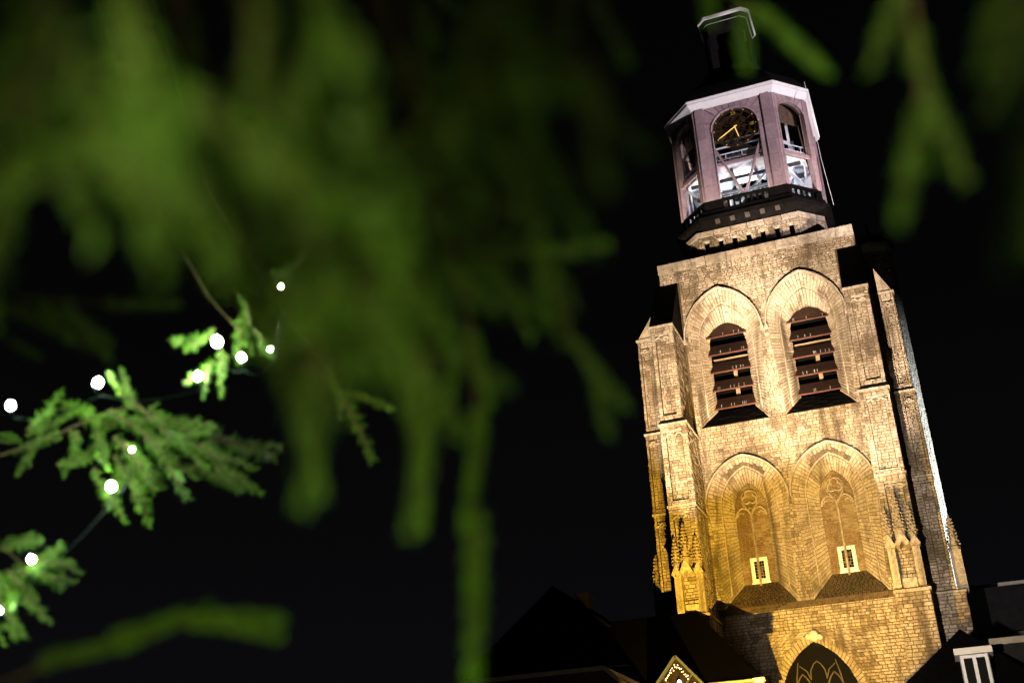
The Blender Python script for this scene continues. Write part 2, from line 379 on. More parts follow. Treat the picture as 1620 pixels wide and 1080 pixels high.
# ledge of weathered brick courses below the lower bays
lg = MB()
for k, (zz, pr) in enumerate(((14.86, .05), (14.98, .09), (15.10, .06))):
    x = -5.1
    while x < 5.05:
        x1 = min(5.1, x + random.uniform(.2, .38)); lg.box(x + .006, x1 - .006, -pr - random.uniform(0, .02), .05, zz + .004, zz + .116, random.random()); x = x1
lg.build('brick_ledge', SILLM, T, kind='stuff')
# louvred belfry openings
for cx in (-CX, CX):
    b = MB(); b.box(cx - 1.3, cx + 1.3, 2.12, 2.18, 27.5, 35.2); b.build('opening_back', DARK, T)
    s_ = MB(); s_.box(cx + .05, cx + .3, 1.85, 2.05, 29.2, 31.9, .5)
    if cx > -9: s_.box(cx - 1.15, cx + 1.15, 1.82, 2.0, 31.62, 31.98, .5); s_.build('bell_frame', plain('dusty beam', (.20, .15, .09), .8), T)
    for k in range(5):
        zb = 28.16 + 1.262 * k; hw = 1.22
        lv = MB()
        if k < 4:
            lv.hexa([(cx - hw - .1, 1.02, zb), (cx + hw + .1, 1.02, zb), (cx + hw - .04, 1.62, zb + .86), (cx - hw + .04, 1.62, zb + .86)],
                    [(cx - hw - .1, .98, zb + .05), (cx + hw + .1, .98, zb + .05), (cx + hw - .04, 1.58, zb + .92), (cx - hw + .04, 1.58, zb + .92)])
        else:
            A = [(cx + sx2 * max(.0, arch_hw(1.26, 32.75, 1.5, z)), 1.0 + (z - zb) * .30, z) for sx2, z in ((-1, zb), (1, zb), (1, 33.4), (1, 33.85), (1, 34.2), (-1, 34.2), (-1, 33.85), (-1, 33.4))]
            A[0] = (cx - hw - .12, 1.0, zb); A[1] = (cx + hw + .12, 1.0, zb)
            lv.prism(A, (0, .05, .0))
        lv.build('louvre', LOUV, T)
        e_ = MB(); e_.box(cx - hw - .11, cx + hw + .11, .955, 1.02, zb - .045, zb + .035)
        e_.build('drip_edge', LOUVE, T)
        rr = MB()
        for q in range(random.randint(3, 6)):
            xx = cx + random.uniform(-1.05, 1.05); rr.bar((xx, 1.0, zb + .08), (xx, 1.10, zb + .32), .016, .016)
        rr.build('bird_spike', STEEL, T, kind='stuff')
# blind brick infill, tracery, mullion and the small white windows of the lower bays
BR = []; BRM = MB()
for cx in (-LCX, LCX):
    a, zs, rise, z0, y = LO['i']
    panel(BR, (cx, 1.05, 0), (1, 0, 0), 16.6, 23.05, lambda z: [(-arch_hw(a, zs, rise, z), arch_hw(a, zs, rise, z))], mort=BRM, hrow=(.09, .11), lrow=(.16, .30), gap=.012, bev=.006)
    tr = MB(); yy = .90
    def arc(c, r_, a0, a1, n=12, rad=.055): tr.tube([(cx + c[0] + r_ * math.cos(R(a0 + (a1 - a0) * k / n)), yy, c[1] + r_ * math.sin(R(a0 + (a1 - a0) * k / n))) for k in range(n + 1)], rad, 5)
    for ang in (90, 210, 330):
        c = (.225 * math.cos(R(ang)), 22.05 + .225 * math.sin(R(ang))); arc(c, .235, ang - 122, ang + 122)
    tr.tube([(cx + .49 * math.cos(R(t_)), yy + .03, 22.05 + .49 * math.sin(R(t_))) for t_ in range(200, -21, -10)], .035, 5)
    for sg in (-1, 1):
        pa = [(cx + sg * .93, yy, 20.9)] + [(cx + sg * (.93 - .93 * (1 - math.cos(R(t_)))), yy, 20.9 + .62 * math.sin(R(t_))) for t_ in range(15, 66, 10)] ;
        tr.tube([(cx + sg * .93, yy, 20.85), (cx + sg * .86, yy, 21.15), (cx + sg * .68, yy, 21.38), (cx + sg * .45, yy, 21.45), (cx + sg * .2, yy, 21.3), (cx, yy, 20.95)], .06, 5)
        tr.tube([(cx + sg * .0, yy, 21.0), (cx + sg * .16, yy, 21.25), (cx + sg * .0, yy, 21.5)], .045, 5)
        arc((sg * .62, 20.98), .17, -20 if sg > 0 else 200, 150 if sg > 0 else 30, 8, .035)
        tr.tube([(cx + sg * .2, yy, 21.3), (cx + sg * .42, yy, 21.62), (cx + sg * .52, yy, 21.95)], .05, 5)
    tr.build('window_tracery', ASHLAR, T, smooth=True)
    mu = MB(); mu.prism([(cx - .075, .98, 16.6), (cx - .03, .80, 16.6), (cx + .03, .80, 16.6), (cx + .075, .98, 16.6)], (0, 0, 4.45)); mu.build('mullion', ASHLAR, T)
    x0, x1, z0_, z1_ = cx - .47, cx + .55, 16.82, 18.32
    wn = MB(); f = .21
    wn.box(x0, x1, .97, 1.10, z0_, z0_ + f); wn.box(x0, x1, .97, 1.10, z1_ - f, z1_); wn.box(x0, x0 + f, .975, 1.10, z0_ + f, z1_ - f); wn.box(x1 - f, x1, .975, 1.10, z0_ + f, z1_ - f)
    wn.box(x0 - .05, x1 + .05, .92, 1.1, z0_ - .07, z0_)
    wo_ = wn.build('window', WHITEP, T)
    pn = MB(); pn.box(x0 + f, x1 - f, 1.03, 1.10, z0_ + f, z1_ - f); pn.build('pane', GLASS, wo_)
    gb = MB()
    for k in range(1, 4): gb.box(x0 + f + (x1 - x0 - 2 * f) * k / 4 - .012, x0 + f + (x1 - x0 - 2 * f) * k / 4 + .012, 1.005, 1.03, z0_ + f, z1_ - f)
    for k in range(1, 6): gb.box(x0 + f, x1 - f, 1.008, 1.028, z0_ + f + (z1_ - z0_ - 2 * f) * k / 6 - .012, z0_ + f + (z1_ - z0_ - 2 * f) * k / 6 + .012)
    gb.build('glazing_bar', plain('grey lead came', (.12, .11, .09), .6), wo_)
# big west window in the base
pw = MB(); ps = arch_side(2.25, 9.5, 3.53, 14)
pw.prism([(-2.25, .6, 2.5), (2.25, .6, 2.5)] + [(x, .6, z) for x, z in ps] + [(-x, .6, z) for x, z in ps[::-1]][1:], (0, .06, 0))
PW = pw.build('west_window', GLASS, T)
wt = MB()
for xx in (-1.32, -.44, .44, 1.32):
    wt.bar((xx, .52, 3.0), (xx, .52, 10.6), .09, .14)
for c0 in (-.88, .88):
    for sg in (-1, 1): wt.tube([(c0 + sg * .44 * (1 - t_ ** 2.2), .52, 10.3 + .95 * t_) for t_ in (0, .25, .5, .75, 1)], .05, 5)
for sg in (-1, 1):
    wt.tube([(sg * .44, .52, 10.9), (sg * .40, .52, 11.4), (sg * .2, .52, 11.75), (0, .52, 11.9)], .04, 5); wt.tube([(sg * 1.32, .52, 10.4), (sg * 1.2, .52, 11.2), (sg * 1.05, .52, 11.9)], .04, 5); wt.tube([(sg * .44, .52, 10.9), (sg * .62, .52, 11.4), (sg * 1.0, .52, 11.7)], .04, 5)
wt.build('mullion', plain('dim tracery stone', (.085, .07, .05), .9), PW, smooth=True)
ks = MB(); ks.lathe([(.05, -.34), (.26, -.24), (.33, -.02), (.28, .18), (.12, .30)], (.12, -.16, 13.22), 7); ks.lathe([(.04, -.16), (.16, -.1), (.2, .04), (.08, .18)], (-.2, -.14, 13.18), 6); ks.lathe([(.04, -.16), (.17, -.1), (.2, .04), (.08, .16)], (.46, -.14, 13.1), 6)
ks.build('carved_keystone', PALE, T, smooth=True)

# ------------------------------------------------------------------ buttresses
def buttress(sg):
    def X(a, b): return (a, b) if sg > 0 else (-b, -a)
    YF = -3.2
    stages = [(0., 14.35, 5.06, 6.86, -3.42), (14.55, 20.9, 5.16, 6.78, -3.28), (21.0, 26.05, 5.12, 6.78, -3.28), (26.45, 32.72, 5.32, 6.74, -3.18)]
    for k, (za, zb, xa, xb, yf) in enumerate(stages):
        xa, xb = X(xa, xb); cb = MB(); cb.box(xa + .22, xb - .22, yf + .35, -.02, za, zb); cb.build('buttress_core', MORTAR, T)
        rec = None
        if k == 1: rec = (.40, .26, 15.35, 20.6, .15)
        if k == 2: rec = (.34, .34, 21.3, 25.75, .15)
        if k == 3: rec = (.34, .26, 26.75, 32.3, .15)
        def iv(z, r=rec):
            if r and r[2] <= z < r[3]:
                l, rr = (r[0], r[1]) if sg > 0 else (r[1], r[0]); return [(xa, xa + l), (xb - rr, xb)]
            return [(xa, xb)]
        zz = [max(za, 7.5)] + ([rec[2], rec[3]] if rec else []) + [zb]
        for z0, z1 in zip(zz, zz[1:]): panel(STONES, (0, yf, 0), (1, 0, 0), z0, z1, iv, lrow=(.22, .6))
        for sx_, xs in ((-1, xa), (1, xb)):        # flank walls
            if sx_ * sg < 0: panel(STONES, (xs, 0, 0), (0, sx_, 0), max(za, 9.), zb, (lambda z: [(-abs(yf), 0)]) if sx_ > 0 else (lambda z: [(0, abs(yf))]))
            else: MORT.poly([(xs, yf, za), (xs, 0, za), (xs, 0, zb), (xs, yf, zb)])
        if rec:
            l, rr = (rec[0], rec[1]) if sg > 0 else (rec[1], rec[0]); x0, x1 = xa + l, xb - rr; d = rec[4]
            panel(STONES, (0, yf + d, 0), (1, 0, 0), rec[2], rec[3], lambda z: [(x0, x1)], lrow=(.22, .5))
            for p in ([(x0, yf, rec[2]), (x0, yf + d, rec[2]), (x0, yf + d, rec[3]), (x0, yf, rec[3])], [(x1, yf + d, rec[2]), (x1, yf, rec[2]), (x1, yf, rec[3]), (x1, yf + d, rec[3])],
                      [(x0, yf, rec[3]), (x1, yf, rec[3]), (x1, yf + d, rec[3]), (x0, yf + d, rec[3])], [(x0, yf, rec[2]), (x1, yf, rec[2]), (x1, yf + d, rec[2]), (x0, yf + d, rec[2])]): MORT.poly(p)
            # blind trefoil head
            th = MB(); cxx = (x0 + x1) / 2; w2 = (x1 - x0) / 2; zt = rec[3] - .42; yy = yf + .06
            for cxo, r0, a0, a1 in ((-w2 * .62, w2 * .40, 10, 190), (w2 * .62, w2 * .40, -10, 170), (0, w2 * .46, 0, 180)):
                up_ = .16 if cxo == 0 else 0.
                th.tube([(cxx + cxo + r0 * math.cos(R(a0 + (a1 - a0) * q / 9)), yy, zt + up_ + r0 * math.sin(R(a0 + (a1 - a0) * q / 9))) for q in range(10)], .055, 5)
            th.box(x0, x1, yf + .03, yf + .16, rec[3] - .12, rec[3] + .01)
            th.build('trefoil_head', ASHLAR, T)
    # weatherings between the stages (slate-dark set-offs) and the moulded cap of the base
    def setoff(z0, z1, xo, yo, xi, yi, mat=SLATE):
        a0, a1 = X(*xo); b0, b1 = X(*xi); s = MB()
        s.hexa([(a0, 0, z0), (a1, 0, z0), (a1, yo, z0), (a0, yo, z0)][::-1], [(b0, 0, z1), (b1, 0, z1), (b1, yi, z1), (b0, yi, z1)][::-1]); s.build('weathering', mat, T)
    def cap(z0, z1, xo, yo):
        a0, a1 = X(*xo); s = MB(); n_ = 3
        for q in range(n_): s.box(a0 + (a1 - a0) * q / n_ + .006, a0 + (a1 - a0) * (q + 1) / n_ - .006, yo + random.uniform(0, .012), -.01, z0, z1, random.random())
        s.build('string_course', ASHLAR, T)
    cap(26.05, 26.18, (5.04, 6.86), -3.37); setoff(26.18, 26.5, (5.06, 6.84), -3.34, (5.34, 6.72), -3.16)
    cap(20.9, 21.03, (5.08, 6.84), -3.36)
    cap(14.35, 14.52, (4.98, 6.94), -3.55); setoff(14.52, 14.72, (5.0, 6.92), -3.52, (5.18, 6.76), -3.26, SILLM)
    cap(32.72, 32.86, (5.26, 6.80), -3.26)
    setoff(32.86, 37.2, (5.28, 6.79), -3.24, (5.28, 6.79), -.05)
    # niche with canopy, gablets, shafts and crocketed pinnacles
    nx0, nx1 = X(5.56, 6.30); YB = -3.28
    nb = MB(); nb.box(nx0, nx1, YB - .16, YB + .02, 14.6, 15.1, .8)
    nb.build('niche_base', ASHLAR, T)
    for gx, gw in ((5.28, .26), (6.56, .26)):
        a = gx * sg; sh = MB()
        sh.box(a - .20, a + .20, YB - .45, YB + .05, 14.6, 16.7, .7); sh.box(a - .07, a + .07, YB - .53, YB - .45, 14.7, 16.8, .9)
        sh.box(a - .25, a + .25, YB - .55, YB + .05, 16.7, 16.82, .9); sh.build('niche_shaft', STONE, T)
    cp = MB()
    for gx, gw, zt, pr in ((5.28, .25, 17.25, -.66), (5.93, .36, 17.42, -.95), (6.56, .25, 17.2, -.66)):
        a = gx * sg
        cp.prism([(a - gw, YB + pr, 16.75), (a - gw * .45, YB + pr, 16.68), (a, YB + pr, 16.98), (a + gw * .45, YB + pr, 16.68), (a + gw, YB + pr, 16.75), (a, YB + pr, zt)], (0, -pr, 0), .9)
        for sg2 in (-1, 1): cp.bar((a + sg2 * gw * 1.05, YB + pr - .02, 16.75), (a, YB + pr - .02, zt + .07), .08, .07, tint=.95)
        cp.lathe([(.05, -.04), (.085, .03), (.03, .13)], (a, YB + pr, zt + .05), 5)
    cp.build('niche_canopy', ASHLAR, T)
    for gx, zb, zt, rb, pr in ((5.28, 17.0, 18.75, .20, -.42), (5.93, 17.2, 19.55, .30, -.62), (6.56, 17.0, 18.8, .20, -.42)):
        a = gx * sg; pc = MB(); y = YB + pr
        pc.lathe([(rb, zb - .3), (rb, zb + .35), (rb * 1.25, zb + .38), (rb * 1.25, zb + .45), (rb * .82, zb + .5), (.035, zt)], (a, y, 0), 6, .3)
        n_ = int((zt - zb - .5) / .2)
        for q in range(n_):
            t_ = q / n_; rr = rb * .85 * (1 - t_) + .06
            for w_ in range(5):
                an = w_ * 2 * math.pi / 5 + .3 + q * .3; pc.lathe([(.015, -.05), (.075, .0), (.055, .055), (.012, .09)], (a + rr * math.cos(an), y + rr * math.sin(an), zb + .56 + (zt - zb - .55) * t_), 5)
        pc.lathe([(.02, -.06), (.11, .02), (.06, .1), (.02, .2)], (a, y, zt), 6); pc.build('pinnacle', STONE, T)
for sg in (-1, 1): buttress(sg)
def side_buttress(sg, ext):
    def X(a, b): return (a, b) if sg > 0 else (-b, -a)
    YF = .25
    for k, (za, zb, xo) in enumerate(((0., 14.75, 8.62 + ext * .1), (14.95, 21.55, 8.16 + ext), (21.65, 26.9, 8.18 + ext), (27.2, 33.6, 8.10 + ext))):
        xa, xb = X(6.38, xo); cb = MB(); cb.box(xa, xb - .05 if sg > 0 else xb, YF + .3, 2.3, za, zb); cb.build('buttress_core', MORTAR, T)
        w_ = xb - xa; l, rr = (w_ - .72, .16) if sg > 0 else (.16, w_ - .72)
        rec = [None, (15.5, 21.2), (22.0, 26.6), (27.5, 33.1)][k]
        def iv(z): return [(xa, xa + l), (xb - rr, xb)] if rec and rec[0] <= z < rec[1] else [(xa, xb)]
        zz = [max(za, 7.5)] + (list(rec) if rec else []) + [zb]
        for z0, z1 in zip(zz, zz[1:]): panel(STONES, (0, YF, 0), (1, 0, 0), z0, z1, iv, lrow=(.22, .55))
        if rec:
            panel(STONES, (0, YF + .11, 0), (1, 0, 0), rec[0], rec[1], lambda z: [(xa + l, xb - rr)], lrow=(.2, .5))
            for q in (xa + l, xb - rr): MORT.poly([(q, YF, rec[0]), (q, YF + .12, rec[0]), (q, YF + .12, rec[1]), (q, YF, rec[1])])
            th = MB(); c = (xa + l + xb - rr) / 2; w2 = (xb - rr - xa - l) / 2
            for o_, r0 in ((-w2 * .6, w2 * .42), (w2 * .6, w2 * .42), (0, w2 * .45)):
                th.tube([(c + o_ + r0 * math.cos(R(180 * q / 8)), YF + .04, rec[1] - .38 + (.12 if o_ == 0 else 0) + r0 * math.sin(R(180 * q / 8))) for q in range(9)], .05, 5)
            th.build('trefoil_head', ASHLAR, T)
        for xs, sx_ in ((xa, -1), (xb, 1)):
            if sx_ == sg: panel(STONES, (xs, 0, 0), (0, sx_, 0), max(za, 9.), zb, (lambda z: [(YF, 2.3)]) if sx_ > 0 else (lambda z: [(-2.3, -YF)]))
        c = MB(); a0, a1 = X(6.38, xo + .08)
        c.box(a0, a1, YF - .1, 2.4, zb, zb + .12); c.build('string_course', ASHLAR, T)
        if k < 3:
            nx = X(6.38, (8.16 + ext, 8.18 + ext, 8.10 + ext)[k]); s = MB()
            s.hexa([(a0, YF - .08, zb + .12), (a1, YF - .08, zb + .12), (a1, 2.35, zb + .12), (a0, 2.35, zb + .12)], [(nx[0], YF, zb + (.2 if k != 2 else .35)), (nx[1], YF, zb + (.2 if k != 2 else .35)), (nx[1], 2.3, zb + (.2 if k != 2 else .35)), (nx[0], 2.3, zb + (.2 if k != 2 else .35))])
            s.build('weathering', SLATE if k else SILLM, T)
    # gabled top
    a0, a1 = X(6.38, 8.12 + ext); b0, b1 = X(7.2, 8.12 + ext)
    gt = MB(); px_ = 7.22 * sg
    gt.prism([(7.22 * sg - .06, YF, 33.72), ((8.08 + ext) * sg, YF, 33.72), (7.22 * sg, YF, 35.5)], (0, .35, 0), .7); gt.build('gable', STONE, T)
    rf = MB(); rf.prism([(6.38 * sg, YF + .36, 33.72), (8.12 * sg + ext * sg, YF + .36, 33.72), (7.22 * sg, YF + .36, 35.5), (6.38 * sg, YF + .36, 37.0)], (0, 1.8, 0)); rf.build('weathering', SLATE, T)
    # crocketed pinnacle on the outer face
    pc = MB(); a = (8.55 + ext) * sg; y = 1.3
    pc.box(a - .3, a + .3, y - .3, y + .3, 14.9, 17.3, .7); pc.lathe([(.34, 17.3), (.34, 17.5), (.24, 17.6), (.04, 19.4)], (a, y, 0), 6)
    for q in range(8):
        for w_ in range(5):
            an = w_ * 2 * math.pi / 5 + q * .4; rr = .26 * (1 - q / 8) + .07; pc.lathe([(.015, -.05), (.08, 0), (.055, .06), (.012, .1)], (a + rr * math.cos(an), y + rr * math.sin(an), 17.65 + q * .21), 5)
    pc.build('pinnacle', STONE, T)
side_buttress(1, 0.); side_buttress(-1, .36)

# ------------------------------------------------------------------ octagonal drum with slits, dark base, belfry
YC = 5.52
def octv(s, h, z, cx=0.): return [Vector((cx + a, YC + b, z)) for a, b in ((-s, -h), (s, -h), (h, -s), (h, s), (s, h), (-s, h), (-h, s), (-h, -s))]
dcx = -.17; DS, DH = 3.42, 4.9
dv = octv(DS, DH, 0, dcx)
dc = MB()
for k in range(8):
    a, b = dv[k], dv[(k + 1) % 8]
    a2, b2 = octv(DS - .1, DH - .25, 0, dcx)[k], octv(DS - .1, DH - .25, 0, dcx)[(k + 1) % 8]
    dc.poly([a2 + Vector((0, 0, 38.7)), b2 + Vector((0, 0, 38.7)), b2 + Vector((0, 0, 40.9)), a2 + Vector((0, 0, 40.9))])
dc.build('drum_core', DARK, T)
for k in (7, 0, 1, 2):
    a, b = dv[k], dv[(k + 1) % 8]; L_ = (b - a).length; U = (b - a).normalized(); ctr = [L_ / 2 + .955 * q for q in range(-3, 4)] if k == 0 else ([L_ / 2] if k == 2 else [])
    def iv(z):
        sp = [(0, L_)]
        if 39.25 <= z < 40.15:
            for c in ctr: sp = holes(sp, c, .155)
        return sp
    for z0, z1 in ((38.75, 39.25), (39.25, 40.15), (40.15, 40.6)): panel(STONES, a, U, z0, z1, iv)
    n = U.cross(Vector((0, 0, 1)))
    for c in ctr:
        lt = MB(); p = a + U * c
        q0 = p - U * .24; q1 = p + U * .24
        lt.hexa([q0 + n * .05 + Vector((0, 0, 40.15)), q1 + n * .05 + Vector((0, 0, 40.15)), q1 - n * .2 + Vector((0, 0, 40.15)), q0 - n * .2 + Vector((0, 0, 40.15))], [q0 + n * .05 + Vector((0, 0, 40.27)), q1 + n * .05 + Vector((0, 0, 40.27)), q1 - n * .2 + Vector((0, 0, 40.27)), q0 - n * .2 + Vector((0, 0, 40.27))], .9)
        lt.build('lintel', ASHLAR, T)
        for sg in (-1, 1): MORT.poly([p + U * (sg * .155) + Vector((0, 0, 39.25)), p + U * (sg * .155) - n * .25 + Vector((0, 0, 39.25)), p + U * (sg * .155) - n * .25 + Vector((0, 0, 40.15)), p + U * (sg * .155) + Vector((0, 0, 40.15))])
    cc = MB(); ca, cb_ = octv(DS + .05, DH + .1, 0, dcx)[k], octv(DS + .05, DH + .1, 0, dcx)[(k + 1) % 8]
    nst = 6 if k == 0 else 3
    for q in range(nst):
        p0 = ca.lerp(cb_, q / nst + .003); p1 = ca.lerp(cb_, (q + 1) / nst - .003)
        cc.hexa([p0 + Vector((0, 0, 40.6)), p1 + Vector((0, 0, 40.6)), p1 - n * .5 + Vector((0, 0, 40.6)), p0 - n * .5 + Vector((0, 0, 40.6))], [p0 + Vector((0, 0, 40.95)), p1 + Vector((0, 0, 40.95)), p1 - n * .5 + Vector((0, 0, 40.95)), p0 - n * .5 + Vector((0, 0, 40.95))], random.random())
    cc.build('drum_cornice', ASHLAR, T)
SIDE = []
for sx_ in (-1, 1):
    panel(SIDE, (sx_ * 6.42, 0, 0), (0, sx_, 0), 10., 38.1, (lambda z: [(2.3, 12.6)]) if sx_ > 0 else (lambda z: [(-12.6, -2.3)]))
sm_ = MB()
for st in SIDE: emit_stone(sm_, st)
sm_.build('side_masonry', STONE, T, kind='stuff')
tr_ = MB(); tr_.box(-6.3, 6.3, .2, 12.5, 38.6, 38.72); tr_.build('roof', LEAD, T)
# flared dark base of the belfry
fb = MB()
prof = [(3.2, 4.75, 40.95), (3.25, 5.0, 41.25), (3.32, 5.30, 41.6), (3.3, 5.35, 41.9), (3.12, 5.12, 42.05), (3.08, 5.06, 42.42)]
rings_ = [octv(s, h, z) for s, h, z in prof]
for r0, r1 in zip(rings_, rings_[1:]):
    for k in range(8): fb.poly([r0[k], r0[(k + 1) % 8], r1[(k + 1) % 8], r1[k]])
fb.poly(rings_[-1]); fb.poly(rings_[0][::-1]); fb.build('belfry_base', LEAD, T)
for q in range(5):
    c = MB(); xx = -2.05 + 1.02 * q; y = YC - 5.30
    c.hexa([(xx - .16, y - .06, 41.40), (xx + .16, y - .06, 41.40), (xx + .16, y + .3, 41.3), (xx - .16, y + .3, 41.3)], [(xx - .16, y - .10, 41.52), (xx + .16, y - .10, 41.52), (xx + .16, y + .3, 41.52), (xx - .16, y + .3, 41.52)], .5)
    c.build('corbel', plain('grey corbel stone', (.055, .046, .038), .8), T) if q == 0 else c.build('corbel', bpy.data.materials['grey corbel stone'], T)
# belfry walls
BS, BH = 2.86, 4.88
bv = octv(BS, BH, 0); Zb, Zt = 43.3, 51.0
Zv = lambda z: Vector((0, 0, z))
bwall = MB()
PIERB = {}
for k in range(8):
    a, b = bv[k], bv[(k + 1) % 8]; L_ = (b - a).length; U = (b - a).normalized(); n = U.cross(Vector((0, 0, 1))); c = (a + b) / 2
    card = k % 2 == 0; ho = 1.66 if card else 1.2; zc = 48.85 if card else 49.3; th_ = .5 if card else .26
    P = lambda u, z, d=0.: c + U * u + Zv(z) - n * d
    hl = L_ / 2
    # pedestals and balustrade
    for s0, s1 in ((-hl, -ho), (ho, hl)):
        pd = MB(); pd.hexa([P(s0, 42.42, -.02), P(s1, 42.42, -.02), P(s1, 42.42, th_), P(s0, 42.42, th_)], [P(s0, Zb, -.02), P(s1, Zb, -.02), P(s1, Zb, th_), P(s0, Zb, th_)])
        pd.build('pedestal', LEAD, T)
    bl = MB(); bl.hexa([P(-ho, 43.16, -.05), P(ho, 43.16, -.05), P(ho, 43.16, .18), P(-ho, 43.16, .18)], [P(-ho, 43.33, -.05), P(ho, 43.33, -.05), P(ho, 43.33, .18), P(-ho, 43.33, .18)])
    bl.hexa([P(-ho, 42.42, -.03), P(ho, 42.42, -.03), P(ho, 42.42, .16), P(-ho, 42.42, .16)], [P(-ho, 42.56, -.03), P(ho, 42.56, -.03), P(ho, 42.56, .16), P(-ho, 42.56, .16)])
    BAL = bl.build('balustrade', LEAD, T)
    nb_ = 9 if card else 6
    for q in range(nb_):
        u = -ho + .06 + (2 * ho - .12) * q / (nb_ - 1); m = MB(); wd = .082
        pr = [(.6, wd), (.75, wd), (.86, wd * .62), (.97, wd * 1.1), (1.08, wd)]
        hs = [42.56, 42.7, 42.84, 43.0, 43.16]; ws = [wd, wd, wd * .7, wd * 1.05, wd]
        for (z0, w0), (z1, w1) in zip(zip(hs, ws), list(zip(hs, ws))[1:]):
            m.hexa([P(u - w0, z0, .0), P(u + w0, z0, .0), P(u + w0, z0, .12), P(u - w0, z0, .12)], [P(u - w1, z1, .0), P(u + w1, z1, .0), P(u + w1, z1, .12), P(u - w1, z1, .12)])
        m.build('baluster', LEAD, BAL)
    # piers built of big blocks, three planes deep
    zz = [Zb]
    while zz[-1] < Zt - 1.5: zz.append(zz[-1] + random.uniform(1.05, 1.35))
    zz[-1] = min(zz[-1], Zt - .9); zz.append(Zt)
    bands = [(hl - .17, hl, -.02), (hl - .80 if card else hl - .30, hl - .17, -.10 if card else -.05), (ho, hl - .80 if card else hl - .30, .0)]
    for sg in (-1, 1):
        for bi, (u0, u1, d) in enumerate(bands):
            if u1 - u0 < .04: continue
            for z0, z1 in zip(zz, zz[1:]):
                if bi == 2 and z1 > zc: z1 = zc
                if z1 - z0 < .1: continue
                s0, s1 = (u0, u1) if sg > 0 else (-u1, -u0); m = MB(); e1 = .03
                m.hexa([P(s0 + .003, z0 + e1, d), P(s1 - .003, z0 + e1, d), P(s1 - .003, z0 + e1, th_), P(s0 + .003, z0 + e1, th_)], [P(s0 + .003, z1, d), P(s1 - .003, z1, d), P(s1 - .003, z1, th_), P(s0 + .003, z1, th_)], random.random())
                m.build('pier_block', PINK, T)
        bkp = MB(); s0, s1 = (ho + .03, hl - .01) if sg > 0 else (-hl + .01, -ho - .03)
        bkp.hexa([P(s0, Zb, .05), P(s1, Zb, .05), P(s1, Zb, th_ - .05), P(s0, Zb, th_ - .05)], [P(s0, zc, .05), P(s1, zc, .05), P(s1, zc, th_ - .05), P(s0, zc, th_ - .05)])
        bkp.build('pier_core', MORTAR, T)
    bkp = MB(); sp_ = [P(hl * .98, zc, .06), P(hl * .98, Zt, .06), P(-hl * .98, Zt, .06), P(-hl * .98, zc, .06)] + [P(-(ho + .03) * math.cos(R(t_)), zc + (ho + .03) * math.sin(R(t_)), .06) for t_ in range(0, 181, 12)]
    bkp.prism(sp_, tuple(-n * .4)); bkp.build('spandrel_core', MORTAR, T)
    # radiating blocks over the arch
    ulim = hl - .80 if card else hl - .30
    def rayout(an):
        dx, dz = math.cos(an), math.sin(an); t_ = 1e9
        if abs(dx) > 1e-4: t_ = min(t_, ulim / abs(dx))
        if dz > 1e-4: t_ = min(t_, (Zt - zc) / dz)
        return max(t_, ho + .02) * dx, max(t_, ho + .02) * dz
    corner = math.atan2(Zt - zc, ulim); angs = [0., corner * .5, corner]
    nn_ = 7 if card else 5
    angs += [corner + (math.pi - 2 * corner) * q / nn_ for q in range(1, nn_)] + [math.pi - corner, math.pi - corner * .5, math.pi]
    for a0, a1 in zip(angs, angs[1:]):
        m = MB(); g_ = .012; a0 += g_; a1 -= g_
        am = (a0 + a1) / 2
        o0, o1 = rayout(a0), rayout(a1)
        pts = [(ho * math.cos(a1), ho * math.sin(a1)), (ho * math.cos(am), ho * math.sin(am)), (ho * math.cos(a0), ho * math.sin(a0)), o0, o1]
        m.prism([P(u, zc + z_, -.0 + random.uniform(0, .012)) for u, z_ in pts][::-1], tuple(-n * th_), random.random()); m.build('arch_block', PINK, T)
    # archivolt rib
    ar = MB(); pts = [P(ho * 1.01 * math.cos(R(t_)), zc + ho * 1.01 * math.sin(R(t_)), -.01) for t_ in range(0, 181, 10)]
    ar.tube(pts, .055, 5, .7); ar.tube([P(-ho, zc, -.01), P(-ho, 44, -.01), P(-ho, Zb, -.01)], .05, 5, .7); ar.tube([P(ho, zc, -.01), P(ho, 44, -.01), P(ho, Zb, -.01)], .05, 5, .7); ar.build('archivolt', PINK, T, smooth=True)
    # transom and raking braces
    bm_ = MB(); yb = .22; zB = 46.15
    bm_.bar(P(-ho, zB, yb), P(ho, zB, yb), .16, .26)
    if card:
        for sg in (-1, 1): bm_.bar(P(sg * ho, 47.55, yb - .03), P(sg * .06, 43.45, yb - .03), .15, .20, up=tuple(n))
    bm_.build('brace', PINK, T)
    if not card or k in (0,):
        st = MB()
        if not card:
            st.bar(P(-ho, 45.9, .7), P(ho, 43.4, .7), .12, .24, up=tuple(n)); st.bar(P(ho * .9, 45.9, .75), P(ho * .75, 42.5, .75), .10, .16); st.bar(P(-ho * .9, 45.9, .8), P(-ho * .9, 42.5, .8), .10, .16)
        st.bar(P(-ho, 46.75, .6), P(ho, 46.75, .6), .05, .05); st.bar(P(-ho, 47.2, .6), P(ho, 47.2, .6), .06, .06)
        for q in (-.6, .1, .7): st.bar(P(q * ho, 46.2, .6), P(q * ho, 47.2, .6), .05, .05)
        st.build('railing', STEEL, T)
